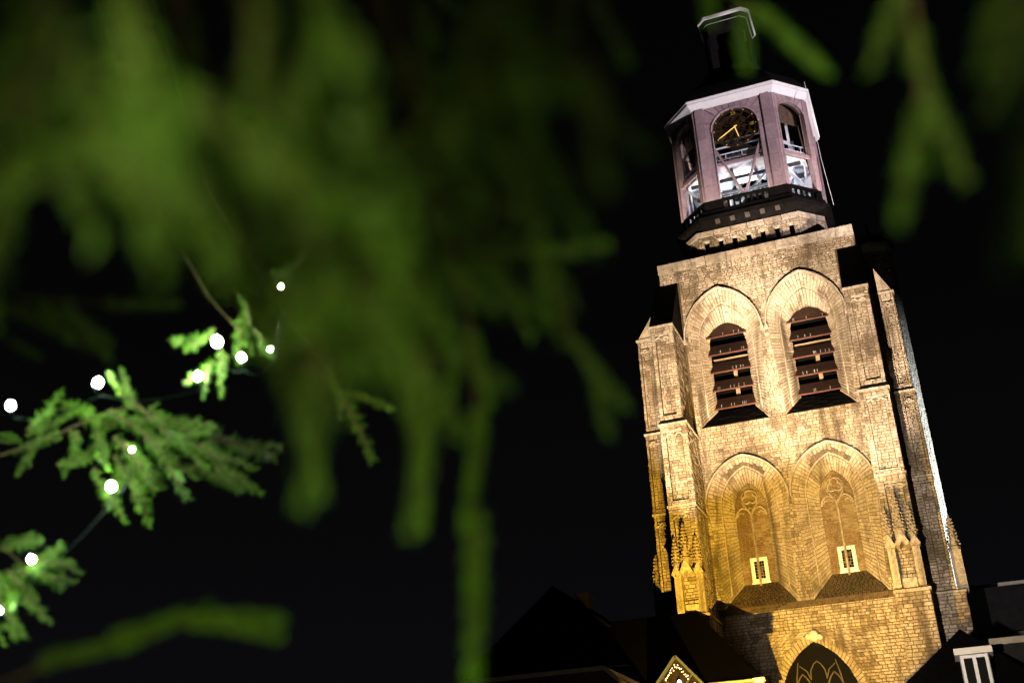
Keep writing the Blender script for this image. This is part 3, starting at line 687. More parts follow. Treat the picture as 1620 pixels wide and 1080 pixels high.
# cornice
pc = [(2.90, 4.93, 50.98), (2.98, 5.06, 51.16), (3.02, 5.12, 51.22), (3.10, 5.26, 51.36), (3.10, 5.26, 51.50), (3.14, 5.32, 51.55), (3.14, 5.32, 51.64)]
rr_ = [octv(s, h, z) for s, h, z in pc]
for k in range(8):
    cn = MB()
    for r0, r1 in zip(rr_, rr_[1:]): cn.poly([r0[k], r0[(k + 1) % 8], r1[(k + 1) % 8], r1[k]])
    q0 = octv(2.4, 4.4, 50.98); cn.poly([q0[k], q0[(k + 1) % 8], rr_[0][(k + 1) % 8], rr_[0][k]])
    cn.build('cornice', WHITEP, T)
# lead dome
dm = MB(); pd_ = [(3.14, 5.32, 51.65), (2.95, 5.0, 52.3), (2.6, 4.45, 53.2), (2.1, 3.55, 54.2), (1.62, 2.6, 55.0), (1.5, 2.25, 55.6), (1.45, 2.05, 56.2)]
rd = [octv(s, h, z) for s, h, z in pd_]
for r0, r1 in zip(rd, rd[1:]):
    for k in range(8): dm.poly([r0[k], r0[(k + 1) % 8], r1[(k + 1) % 8], r1[k]])
dm.build('dome', SLATE, T)
# lantern on the dome
ln = MB()
lvv = octv(1.28, 1.72, 0)
for k in range(8):
    a, b = lvv[k], lvv[(k + 1) % 8]; L_ = (b - a).length; U = (b - a).normalized(); n = U.cross(Vector((0, 0, 1)))
    for u0, u1, z0, z1 in ((0, L_ * .2, 56.2, 60.9), (L_ * .8, L_, 56.2, 60.9), (L_ * .2, L_ * .8, 59.9, 60.9), (L_ * .2, L_ * .8, 56.2, 56.6)):
        ln.hexa([a + U * u0 + Zv(z0), a + U * u1 + Zv(z0), a + U * u1 + Zv(z0) - n * .22, a + U * u0 + Zv(z0) - n * .22], [a + U * u0 + Zv(z1), a + U * u1 + Zv(z1), a + U * u1 + Zv(z1) - n * .22, a + U * u0 + Zv(z1) - n * .22])
ln.lathe([(.85, 56.3), (.85, 60.8)], (0, YC, 0), 8, R(22.5), .5, 1)  # near-black core added inside so the openings look unlit
LNT = ln.build('lantern', [plain('dull lantern lead', (.010, .009, .010), .7), DARK], T)
lc = [(1.30, 1.75, 60.92), (1.42, 1.92, 61.22), (1.50, 2.03, 61.28), (1.50, 2.03, 61.50)]; lr_ = [octv(s, h, z) for s, h, z in lc]
cn = MB()
for q_, (r0, r1) in enumerate(zip(lr_, lr_[1:])):
    for k in range(8): cn.poly([r0[k], r0[(k + 1) % 8], r1[(k + 1) % 8], r1[k]], .5, 1 if q_ == 0 else 0)  # soffit faces near-black: underside shade put into the colour
cn.poly(lr_[0][::-1]); cn.build('lantern_cornice', [WHITEP, LEAD], LNT)
ld = MB(); rd = [octv(s, h, z) for s, h, z in ((1.5, 2.03, 61.53), (1.2, 1.6, 62.3), (.6, .9, 63.2), (.1, .15, 64.2), (.06, .08, 66.5))]
for r0, r1 in zip(rd, rd[1:]):
    for k in range(8): ld.poly([r0[k], r0[(k + 1) % 8], r1[(k + 1) % 8], r1[k]])
ld.build('lantern_dome', SLATE, LNT)
# inner structure: decks, posts, beams, lit from within
dk = MB()
for z, s, h in ((42.3, 2.6, 4.5),):
    ov = octv(s, h, z); dk.prism([tuple(p) for p in ov], (0, 0, .1))
dk.build('gallery_floor', STEEL, T)
dk = MB()
for z0 in (46.25,):
    o1, i1 = octv(2.45, 4.25, z0), octv(.9, 1.5, z0)
    for k in range(8):
        dk.hexa([o1[k], o1[(k + 1) % 8], i1[(k + 1) % 8], i1[k]], [p + Zv(.12) for p in (o1[k], o1[(k + 1) % 8], i1[(k + 1) % 8], i1[k])])
dk.build('bell_deck', STEEL, T)
bmz = MB()
for xx in (-2.2, -.8, .8, 2.2): bmz.bar((xx, YC - 3.9, 46.05), (xx, YC + 3.9, 46.05), .18, .3)
for yy in (-3.0, -1.2, 1.2, 3.0): bmz.bar((-3.9, YC + yy, 45.85), (3.9, YC + yy, 45.85), .14, .24)
bmz.build('deck_beam', plain('dark deck beam', (.05, .045, .04), .6), T)
for a_, b_ in octv(1.9, 3.3, 0) and [(p.x, p.y) for p in octv(1.9, 3.3, 0)]:
    m = MB(); m.bar((a_, b_, 42.4), (a_, b_, 50.9), .2, .2); m.build('steel_post', STEEL, T)
V8 = octv(1.9, 3.3, 0)
for k in range(8):
    p, q = V8[k], V8[(k + 1) % 8]
    for p_, q_, w_, h_ in ((p + Zv(42.5), q + Zv(45.9), .12, .16), (p + Zv(44.6), q + Zv(44.6), .1, .12), (p + Zv(48.4), q + Zv(48.4), .1, .12)):
        sm = MB(); sm.bar(p_, q_, w_, h_); sm.build('steel_brace', STEEL, T)

cab = MB(); cab.box(-2.3, -1.2, YC - 3.9, YC - 3.2, 42.4, 43.9); cab.box(1.1, 1.9, YC - 3.7, YC - 3.0, 42.4, 43.6); cab.box(-.9, .7, YC - .5, YC + .5, 42.4, 45.0); cab.build('carillon_cabin', plain('cream board', (.55, .48, .30), .6), T)
bf = MB()
for z in (47.4, 49.6):
    for yy in (-2.4, 0, 2.4): bf.bar((-2.6, YC + yy, z), (2.6, YC + yy, z), .16, .22)
    for xx in (-2.2, 2.2): bf.bar((xx, YC - 3.3, z), (xx, YC + 3.3, z), .16, .22)
bf.build('carillon_frame', plain('brown timber frame', (.10, .07, .05), .8), T)
wl = MB(); 
for k in (1, 0, 7, 2):
    a, b = octv(2.3, 4.05, 0)[k], octv(2.3, 4.05, 0)[(k + 1) % 8]; wl.poly([a + Zv(49.3), b + Zv(49.3), b + Zv(51), a + Zv(51)])
wl.build('boarding', plain('brown boards', (.09, .06, .045), .8, 0, .4, 6), T)
BELLM = [(.04, .0), (.26, -.02), (.34, -.12), (.38, -.36), (.44, -.58), (.56, -.76), (.58, -.80), (.52, -.80)]
def bell(xx, yy, zz, sc, label):
    o = thing('bell', (xx, yy, zz), label, 'bell', 'bells hanging in the belfry')
    m = MB(); m.lathe([(r_ * sc, z * sc) for r_, z in BELLM], (0, 0, 0), 16); m.build('bell_body', BRONZE, o, smooth=True)
    m = MB(); m.bar((-.5 * sc, 0, .1 * sc), (.5 * sc, 0, .1 * sc), .14, .2); m.bar((0, 0, .1 * sc), (0, 0, .5), .06, .06); m.build('headstock', STEEL, o)
    m = MB(); m.lathe([(.02, -.2), (.03, -.75 * sc), (.09 * sc, -.82 * sc), (.05, -.92 * sc)], (0, 0, 0), 6); m.build('clapper', LEAD, o)
bell(-.55, YC - 3.4, 47.35, .95, 'smaller bronze bell just below the clock face, nearer its lower left')
bell(.75, YC - 3.4, 47.5, 1.08, 'larger bronze bell just below the clock face, nearer its right side')
bell(1.9, YC - 1.0, 48.4, .8, 'dim bronze bell seen through the right arch of the belfry')
# clock
ck = MB(); CZ = 48.86; CY = YC - BH + .12
for r0, r1 in ((1.40, 1.57), (1.00, 1.05), (.10, .22)):
    for q in range(40):
        a0, a1 = R(9 * q), R(9 * q + 9); pt = lambda r_, a_: (r_ * math.cos(a_), CY, CZ + r_ * math.sin(a_))
        ck.prism([pt(r0, a0), pt(r1, a0), pt(r1, a1), pt(r0, a1)], (0, .05, 0))
for q in range(12): ck.bar((.2 * math.cos(R(30 * q)), CY + .03, CZ + .2 * math.sin(R(30 * q))), (1.42 * math.cos(R(30 * q)), CY + .03, CZ + 1.42 * math.sin(R(30 * q))), .035, .04, up=(0, 1, 0))
ck.prism([(1.56 * math.cos(R(t_)), CY + .5, CZ + 1.56 * math.sin(R(t_))) for t_ in range(-20, 201, 10)], (0, .05, 0))
CLK = ck.build('clock_face', DIAL, T)
mk = MB()
for h_ in range(12):
    an = R(90 - 30 * h_); m = MB(); m.lathe([(.005, -.055), (.045, -.03), (.05, .0), (.045, .03), (.005, .055)], (1.5 * math.cos(an), CY - .04, CZ + 1.5 * math.sin(an)), 6); m.build('hour_stud', GOLD, CLK)
NUM = ['XII', 'I', 'II', 'III', 'IIII', 'V', 'VI', 'VII', 'VIII', 'IX', 'X', 'XI']
DG = plain('dull gilding', (.07, .045, .02), .5, .2, .3, 3)
for h_, tx in enumerate(NUM):
    an = R(90 - 30 * h_); er = Vector((math.cos(an), 0, math.sin(an))); et = Vector((math.sin(an), 0, -math.cos(an))); base = Vector((0, CY - .025, CZ)); m = MB()
    wid = {'I': .09, 'V': .2, 'X': .2}; tot = sum(wid[c_] for c_ in tx); u = -tot / 2
    for c_ in tx:
        p = lambda du, r_: base + et * (u + du) + er * r_
        if c_ == 'I': m.bar(p(.045, 1.08), p(.045, 1.34), .026, .02, up=(0, 1, 0))
        if c_ == 'V': m.bar(p(.03, 1.34), p(.1, 1.08), .026, .02, up=(0, 1, 0)); m.bar(p(.17, 1.34), p(.1, 1.08), .026, .02, up=(0, 1, 0))
        if c_ == 'X': m.bar(p(.03, 1.34), p(.17, 1.08), .026, .02, up=(0, 1, 0)); m.bar(p(.17, 1.34), p(.03, 1.08), .026, .02, up=(0, 1, 0))
        u += wid[c_]
    m.build('numeral', GOLD if h_ in (0, 3) else DG, CLK)
def hand(name, dx, dz, w_, y):
    m = MB(); d = Vector((dx, 0, dz)); e1 = Vector((-dz, 0, dx)).normalized()
    c = Vector((0, y, CZ)); m.prism([c - d * .12 + e1 * w_, c - d * .12 - e1 * w_, c + d * .8 - e1 * w_ * .9, c + d, c + d * .8 + e1 * w_ * .9], (0, -.03, 0)); m.build(name, HAND, CLK)
hand('minute_hand', -1.26, -.74, .032, CY - .10); hand('hour_hand', .20, -.93, .036, CY - .06)
point("belfry_lamp", (-.2, YC - 1.8, 45.3), (.80, .88, 1.0), 520, .25)
point("belfry_lamp", (.4, YC - 1.2, 47.9), (.80, .88, 1.0), 90, .2)
point("belfry_lamp", (0, YC - 3.9, 42.85), (.85, .91, 1.0), 70, .08)
point("belfry_lamp", (3.1, YC - 2.5, 42.85), (.85, .91, 1.0), 45, .08)
point("belfry_lamp", (-3.1, YC - 2.5, 42.85), (.85, .91, 1.0), 45, .08)
point("belfry_lamp", (2.4, YC - 2.2, 44.9), (.80, .88, 1.0), 150, .2)
point("belfry_lamp", (-2.6, YC - 2.2, 44.9), (.80, .88, 1.0), 150, .2)
# stair turret at the back right corner
tb = MB(); TX, TY = 7.3, 6.5
def octt(r_, z): return [Vector((TX + r_ * math.cos(R(45 * k)), TY + r_ * math.sin(R(45 * k)), z)) for k in range(8)]
vt = octt(1.32, 0)
TC = MB()
for k in range(8):
    a, b = vt[k], vt[(k + 1) % 8]
    if k in (6, 7, 0, 5): panel(STONES_T := globals().setdefault('STONES_T', []), a, (b - a), 14., 39.2, lambda z: [(0, (b - a).length)], mort=TC)
    TC.poly([a * .995 + Zv(0), b * .995 + Zv(0), b * .995 + Zv(39.3), a * .995 + Zv(39.3)])
TC.build('stair_turret', MORTAR, T)
m = MB()
for st in STONES_T: emit_stone(m, st)
m.build('turret_masonry', GREENT, T, kind='stuff')
m = MB()
for r0, z0, r1, z1 in ((1.34, 39.2, 1.55, 39.45), (1.55, 39.45, 1.62, 39.6), (1.62, 39.6, 1.62, 39.84)):
    A, B = octt(r0, z0), octt(r1, z1)
    for k in range(8): m.poly([A[k], A[(k + 1) % 8], B[(k + 1) % 8], B[k]])
m.build('turret_cornice', plain('greenish cornice', (.16, .18, .15), .7), T)
m = MB(); m.lathe([(1.62, 39.85), (1.45, 40.3), (1.1, 40.75), (.5, 41.1), (.16, 41.3), (.1, 42.0), (.16, 42.1), (.05, 42.3), (.03, 43.4), (.02, 43.9)], (TX, TY, 0), 8); m.build('turret_dome', SLATE, T)
m = MB(); m.tube([(5.2, 1.2, 51.5), (5.35, 1.4, 45), (5.6, .9, 41)], .02, 4); m.build('edge_rod', STEEL, T)  # thin pale rod down the right edge of the belfry
# write the stones out: the largest one by one, the rest joined
def flush(store, name, rest, mat, nmax):
    store.sort(key=lambda s: -s[0])
    for st in store[:nmax]:
        m = MB(); emit_stone(m, st); m.build(name, mat, T)
    m = MB()
    for st in store[nmax:]: emit_stone(m, st)
    m.build(rest, mat, T, kind='stuff')
nS, nV, nB = len(STONES), len(VOUSS), len(BR)
vis = [s for s in STONES if s[1][0].z > 10]; low = [s for s in STONES if s[1][0].z <= 10]
flush(vis, 'stone', 'masonry', STONE, 290); m = MB()
for st in low: emit_stone(m, st)
m.build('masonry', STONE, T, kind='stuff')
flush(VOUSS, 'voussoir', 'arch_masonry', STONE, 290)
m = MB()
for st in BR: emit_stone(m, st)
m.build('brick_infill', BRICK, T, kind='stuff')
MORT.build('mortar', MORTAR, T, kind='stuff'); BRM.build('brick_mortar', plain('yellowish mortar', (.26, .19, .09), .95, 0, .25, 6), T, kind='stuff')

# ------------------------------------------------------------------ houses in front of and beside the tower
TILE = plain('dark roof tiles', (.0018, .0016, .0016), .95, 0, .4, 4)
HBR = stone_mat('house brick', [(.16, .09, .06), (.22, .13, .085), (.27, .18, .12)], .3, 1.5, .1)
PAINT = plain('cream house paint', (.50, .46, .38), .65, 0, .1, 3)
WFRAME = plain('white window frame', (.50, .49, .46), .5, 0, .08, 5)
FAIRY, _n, _b = nodes('warm fairy bulb', .4); _b.inputs['Base Color'].default_value = (1, .85, .6, 1); _b.inputs['Emission Color'].default_value = (1, .72, .42, 1); _b.inputs['Emission Strength'].default_value = 5
def tiles(name, parent, P, nu, nv, th=.05):
    """a roof plane P (4 corners, eave first) laid in overlapping courses"""
    P = [Vector(p) for p in P]; n = (P[1] - P[0]).cross(P[3] - P[0]).normalized(); m = MB()
    for j in range(nv):
        t0, t1 = j / nv, (j + 1) / nv
        for i in range(nu):
            s0, s1 = i / nu, (i + 1) / nu
            B = lambda s, t: P[0] * (1 - s) * (1 - t) + P[1] * s * (1 - t) + P[2] * s * t + P[3] * (1 - s) * t
            a, b, c, d = B(s0, t0), B(s1, t0), B(s1, t1), B(s0, t1); r_ = random.uniform(.7, 1.2) * th
            m.poly([a + n * r_, b + n * r_, c + n * .01, d + n * .01]); m.poly([a, b, b + n * r_, a + n * r_])
    m.poly(P); return m.build(name, TILE, parent, kind='stuff')
def sash(parent, x0, x1, y, z0, z1, f=.09, mull=1, light=None):
    m = MB(); m.box(x0, x1, y - .06, y + .06, z0, z0 + f); m.box(x0, x1, y - .06, y + .06, z1 - f, z1); m.box(x0, x0 + f, y - .058, y + .06, z0 + f, z1 - f); m.box(x1 - f, x1, y - .058, y + .06, z0 + f, z1 - f)
    for k in range(1, mull + 1):
        c = x0 + (x1 - x0) * k / (mull + 1); m.box(c - f * .6, c + f * .6, y - .055, y + .06, z0 + f, z1 - f)
    o = m.build('window', WFRAME, parent); p = MB(); p.box(x0 + f, x1 - f, y + .01, y + .05, z0 + f, z1 - f); p.build('pane', GLASS, o); return o
# house with hipped roof and a bargeboarded gable
H = thing('house', (-7.5, -7, 0), 'dark hip-roofed house below the tower with a white gable hung with fairy lights', 'house')
def loc(m, o, ox): return m
def at_house(o):                   # children are modelled in world metres: shift them back by the thing's origin
    for c in o.children: c.location = -o.location
m = MB(); m.box(-17, -1.95, -10, -3.8, 0, 9.7); m.build('wall', HBR, H)
m = MB(); m.poly([(-17.2, -10.3, 9.72), (-1.75, -10.3, 9.72), (-5.72, -3.7, 14.62), (-13.5, -3.7, 14.62)]); m.poly([(-1.75, -10.3, 9.72), (-1.75, -3.6, 9.72), (-5.72, -3.7, 14.62)]); m.poly([(-1.75, -3.6, 9.72), (-17.2, -3.6, 9.72), (-13.5, -3.7, 14.62), (-5.72, -3.7, 14.62)]); m.poly([(-17.2, -3.6, 9.72), (-17.2, -10.3, 9.72), (-13.5, -3.7, 14.62)])
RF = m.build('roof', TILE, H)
m = MB(); m.tube([(-17.2, -10.36, 9.68), (-4.2, -10.36, 9.68), (-1.75, -10.36, 9.68)], .07, 6); m.build('gutter', plain('grey gutter', (.30, .30, .30), .4), H)
m = MB(); m.box(-1.86, -1.42, -10.5, -10.1, 9.2, 9.62); m.box(-1.92, -1.36, -10.56, -10.05, 9.62, 9.74); m.build('gutter_hopper', WHITEP, H)
gx, gz = -5.58, 11.12
m = MB(); m.prism([(gx - 1.75, -10.55, 9.2), (gx + 1.75, -10.55, 9.2), (gx, -10.55, gz - .1)], (0, 3.2, 0)); m.build('gable', plain('dark gable boards', (.014, .010, .008), .8, 0, .4, 5), H)
m = MB()
for sg in (-1, 1): m.bar((gx + sg * 1.8, -10.64, 9.05), (gx, -10.64, gz + .02), .12, .22, up=(0, -1, 0))
for sg in (-1, 1): m.bar((gx + sg * .72, -10.63, 10.18), (gx + sg * -.02, -10.63, 9.2), .07, .11, up=(0, -1, 0))
m.build('bargeboard', plain('grey bargeboard', (.045, .055, .085), .6), H)
bm = bpy.data.meshes
m = MB(); m.lathe([(.003, -.03), (.028, 0), (.003, .03)], (0, 0, 0), 5); fm_ = m.mesh('fairy_bulb', FAIRY)
def put_bulb(parent, p, off):
    o = bpy.data.objects.new('bulb', fm_); COL.objects.link(o); o.parent = parent; o.location = Vector(p) - off
FS = thing('fairy_lights', (gx, -10.75, gz - .3), 'warm white fairy lights outlining the little gable of the hip-roofed house', 'fairy lights')
m = MB(); o0 = Vector((gx, -10.75, gz - .3))
for sg in (-1, 1): m.tube([Vector((gx, -10.76, gz - .36)) - o0, Vector((gx + sg * .6, -10.76, gz - 1.02)) - o0, Vector((gx + sg * 1.4, -10.76, gz - 1.95)) - o0], .006, 4)
m.build('wire', DARK, FS)
for sg in (-1, 1):
    for k in range(13):
        for w_ in range(2):
            t_ = (k + .5) / 13 * 1.35
            if .62 < t_ < .80: continue
            put_bulb(FS, (gx + sg * (.02 + t_ * .93) + random.uniform(-.035, .035), -10.76, gz - .36 - t_ * 1.13 - w_ * .11 + random.uniform(-.03, .03)), o0)
LM = thing('gable_lamp', (gx + .12, -10.85, 9.75), 'white lit lamp hanging in the middle of the fairy-lit gable', 'lamp')
m = MB(); m.lathe([(.03, .22), (.10, .14), (.13, 0), (.10, -.16), (.03, -.2)], (0, 0, 0), 10); LG, _n, _b = nodes('lit lamp glass', .3); _b.inputs['Emission Color'].default_value = (1, .93, .8, 1); _b.inputs['Emission Strength'].default_value = 6; m.build('lamp_glass', LG, LM, smooth=True)
m = MB(); m.bar((0, .1, .22), (0, .1, .34), .03, .03); m.bar((0, 0, .3), (0, .2, .3), .03, .03); m.build('bracket', LEAD, LM)
at_house(H)
# brick house with pale eaves, lower middle of the view
H2 = thing('house', (-10, -16, 0), 'brick house with pale eaves cornice and cut-off corner, half behind the hanging twig', 'house')
m = MB(); m.prism([(-14.6, -18, 0), (-6.0, -18, 0), (-6.0, -18, 8.6), (-7.15, -18, 9.62), (-14.6, -18, 9.62)], (0, 7, 0)); m.build('wall', MORTAR, H2)
BK = []; BKM = MB()
panel(BK, (0, -18.03, 0), (1, 0, 0), 7.6, 9.6, lambda z: [(-14.6, -6.0 if z < 8.6 else -6.0 - (z - 8.6) * 1.13)], mort=BKM, hrow=(.075, .085), lrow=(.14, .24), gap=.012, bev=.006)
m = MB()
for st in BK: emit_stone(m, st)
m.build('brickwork', HBR, H2, kind='stuff'); BKM.build('mortar', MORTAR, H2)
m = MB(); m.box(-14.7, -7.12, -18.22, -10.9, 9.62, 9.82); m.bar((-7.12, -18.12, 9.74), (-5.9, -18.12, 8.66), .22, .18, up=(0, 0, 1)); m.build('eaves_cornice', PAINT, H2)
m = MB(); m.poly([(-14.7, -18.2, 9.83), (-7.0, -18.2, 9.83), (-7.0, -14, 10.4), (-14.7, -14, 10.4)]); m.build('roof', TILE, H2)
for k in range(4): sash(H2, -10.2 + k * .85, -9.6 + k * .85, -18.07, 7.0, 8.5, .07, 1)
at_house(H2)
# tall gabled house with chimney, left of the tower
H3 = thing('house', (-14, -1, 0), 'tall dark gabled house with a chimney, silhouetted left of the tower', 'house')
m = MB(); m.prism([(-20.5, -4, 0), (-8.6, -4, 0), (-8.6, -4, 12.6), (-14.0, -4, 16.9), (-20.5, -4, 11.8)], (0, 9, 0)); m.build('wall', plain('soot dark brick', (.004, .0035, .003), .9, 0, .3, 3), H3)
m = MB(); m.prism([(-20.9, -4.2, 11.6), (-14.0, -4.2, 17.02), (-8.3, -4.2, 12.45), (-8.3, -4.2, 12.25), (-14.0, -4.2, 16.8), (-20.9, -4.2, 11.4)][::-1], (0, 9.4, 0)); R3 = m.build('roof', TILE, H3)
m = MB(); m.box(-12.62, -11.95, -3.9, -3.0, 13.5, 16.2); m.box(-12.72, -11.85, -4.0, -2.9, 16.2, 16.42); m.build('chimney', bpy.data.materials['soot dark brick'], R3)
at_house(H3)
# right-hand house with a dormer
H4 = thing('house', (8, -8, 0), 'dark steep-roofed house at the tower foot with a white dormer window', 'house')
m = MB(); m.box(2.6, 12.6, -12, -3.5, 0, 6.6); m.build('wall', HBR, H4)
m = MB(); ap = (7.87, -9.0, 11.26)
m.poly([(2.4, -12.2, 6.55), (12.8, -12.2, 6.55), ap]); m.poly([(12.8, -12.2, 6.55), (12.8, -3.3, 6.55), (10.2, -5.5, 9.3), ap]); m.poly([(12.8, -3.3, 6.55), (2.4, -3.3, 6.55), ap, (10.2, -5.5, 9.3)]); m.poly([(2.4, -3.3, 6.55), (2.4, -12.2, 6.55), ap])
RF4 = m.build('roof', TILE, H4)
m = MB(); m.box(7.58, 8.82, -12.0, -9.2, 7.6, 9.62); m.build('dormer', plain('grey dormer cheeks', (.12, .115, .11), .7), H4)
m = MB(); m.box(7.40, 9.02, -12.2, -9.0, 9.62, 9.90); m.build('dormer_cornice', PAINT, H4)
sash(H4, 7.62, 8.78, -12.08, 7.62, 9.58, .13, 1)
m = MB(); m.box(7.45, 8.95, -12.2, -11.9, 7.46, 7.6); m.build('dormer_sill', PAINT, H4)
at_house(H4)
H5 = thing('house', (13, -5, 0), 'dark house with pale coping along its roof edge at the far right', 'house')
m = MB(); m.box(9.2, 19, -8, 0, 0, 10.5); m.build('wall', plain('dark render', (.014, .013, .013), .85, 0, .3, 2), H5)
m = MB(); m.box(9.05, 19.1, -8.12, .1, 10.5, 10.80); m.build('coping', plain('dull coping', (.22, .19, .14), .7), H5)
at_house(H5)
# church nave behind the tower
N = thing('church_nave', (0, 20, 0), 'long dark church roof behind the tower with a pale gutter line', 'church')
m = MB(); m.box(-20, 24, 14, 34, 0, 14.5); m.build('wall', plain('dim nave stone', (.05, .05, .05), .9, 0, .3, 1), N)
m = MB(); m.prism([(-20.5, 13.6, 14.5), (-20.5, 18.5, 18.6), (-20.5, 30, 18.6), (-20.5, 34.4, 14.5)], (45, 0, 0)); m.build('roof', plain('nave slates', (.010, .010, .012), .6, 0, .3, 2), N)
m = MB(); m.box(10.9, 24.4, 13.5, 13.75, 17.4, 17.62); m.box(9, 24.4, 13.6, 16, 14.5, 17.4, .5, 1); m.build('gutter', [plain('pale gutter', (.28, .26, .26), .5), bpy.data.materials['nave slates']], N)
at_house(N)

# ------------------------------------------------------------------ the spruce
CAMP = CAM_POS
NEED, _n, _b = nodes('spruce needles', .5)
_t = _n.nodes.new('ShaderNodeAttribute'); _t.attribute_name = 'tint'; _r = _n.nodes.new('ShaderNodeValToRGB')
_r.color_ramp.elements[0].color = (.043, .122, .006, 1); _r.color_ramp.elements[1].color = (.095, .228, .013, 1)
_n.links.new(_t.outputs['Fac'], _r.inputs[0]); _n.links.new(_r.outputs[0], _b.inputs['Base Color'])
BARK = plain('spruce twig bark', (.07, .055, .018), .8, 0, .3, 60)
def twig_mesh(seed, L=.13, nn=900):
    rg = random.Random(seed); m = MB(); sag = rg.uniform(-.012, .012); sd = rg.uniform(-.012, .012)
    ax = lambda t: Vector((L * t, sd * t * t, sag * t * t))
    m.tube([ax(k / 5) for k in range(6)], .0022, 4, .5, 1, r1=.001)
    for k in range(nn):
        t = (k + rg.random()) / nn * 1.02; p = ax(min(t, 1)); ph = rg.uniform(0, 2 * math.pi)
        el = R(rg.uniform(38, 62)) * (1 - .45 * max(0, t - .75) / .27)
        d = Vector((math.cos(el), math.sin(el) * math.cos(ph), math.sin(el) * math.sin(ph))); ln_ = rg.uniform(.010, .019) * (1 - .2 * t)
        s = d.cross(Vector((rg.random() - .5, rg.random() - .5, rg.random() - .5))).normalized() * .0010
        q = p + d * ln_ * .5 + Vector((0, 0, -.0008)); m.poly([p, q - s, p + d * ln_, q + s], rg.random())
    return m.mesh('twig_mesh', [NEED, BARK])
TW = [twig_mesh(s, .13, 100) for s in range(5)]
TWM = [twig_mesh(s, .13, 380) for s in range(40, 44)]
TWN = [twig_mesh(s, .13, 140) for s in range(20, 25)]
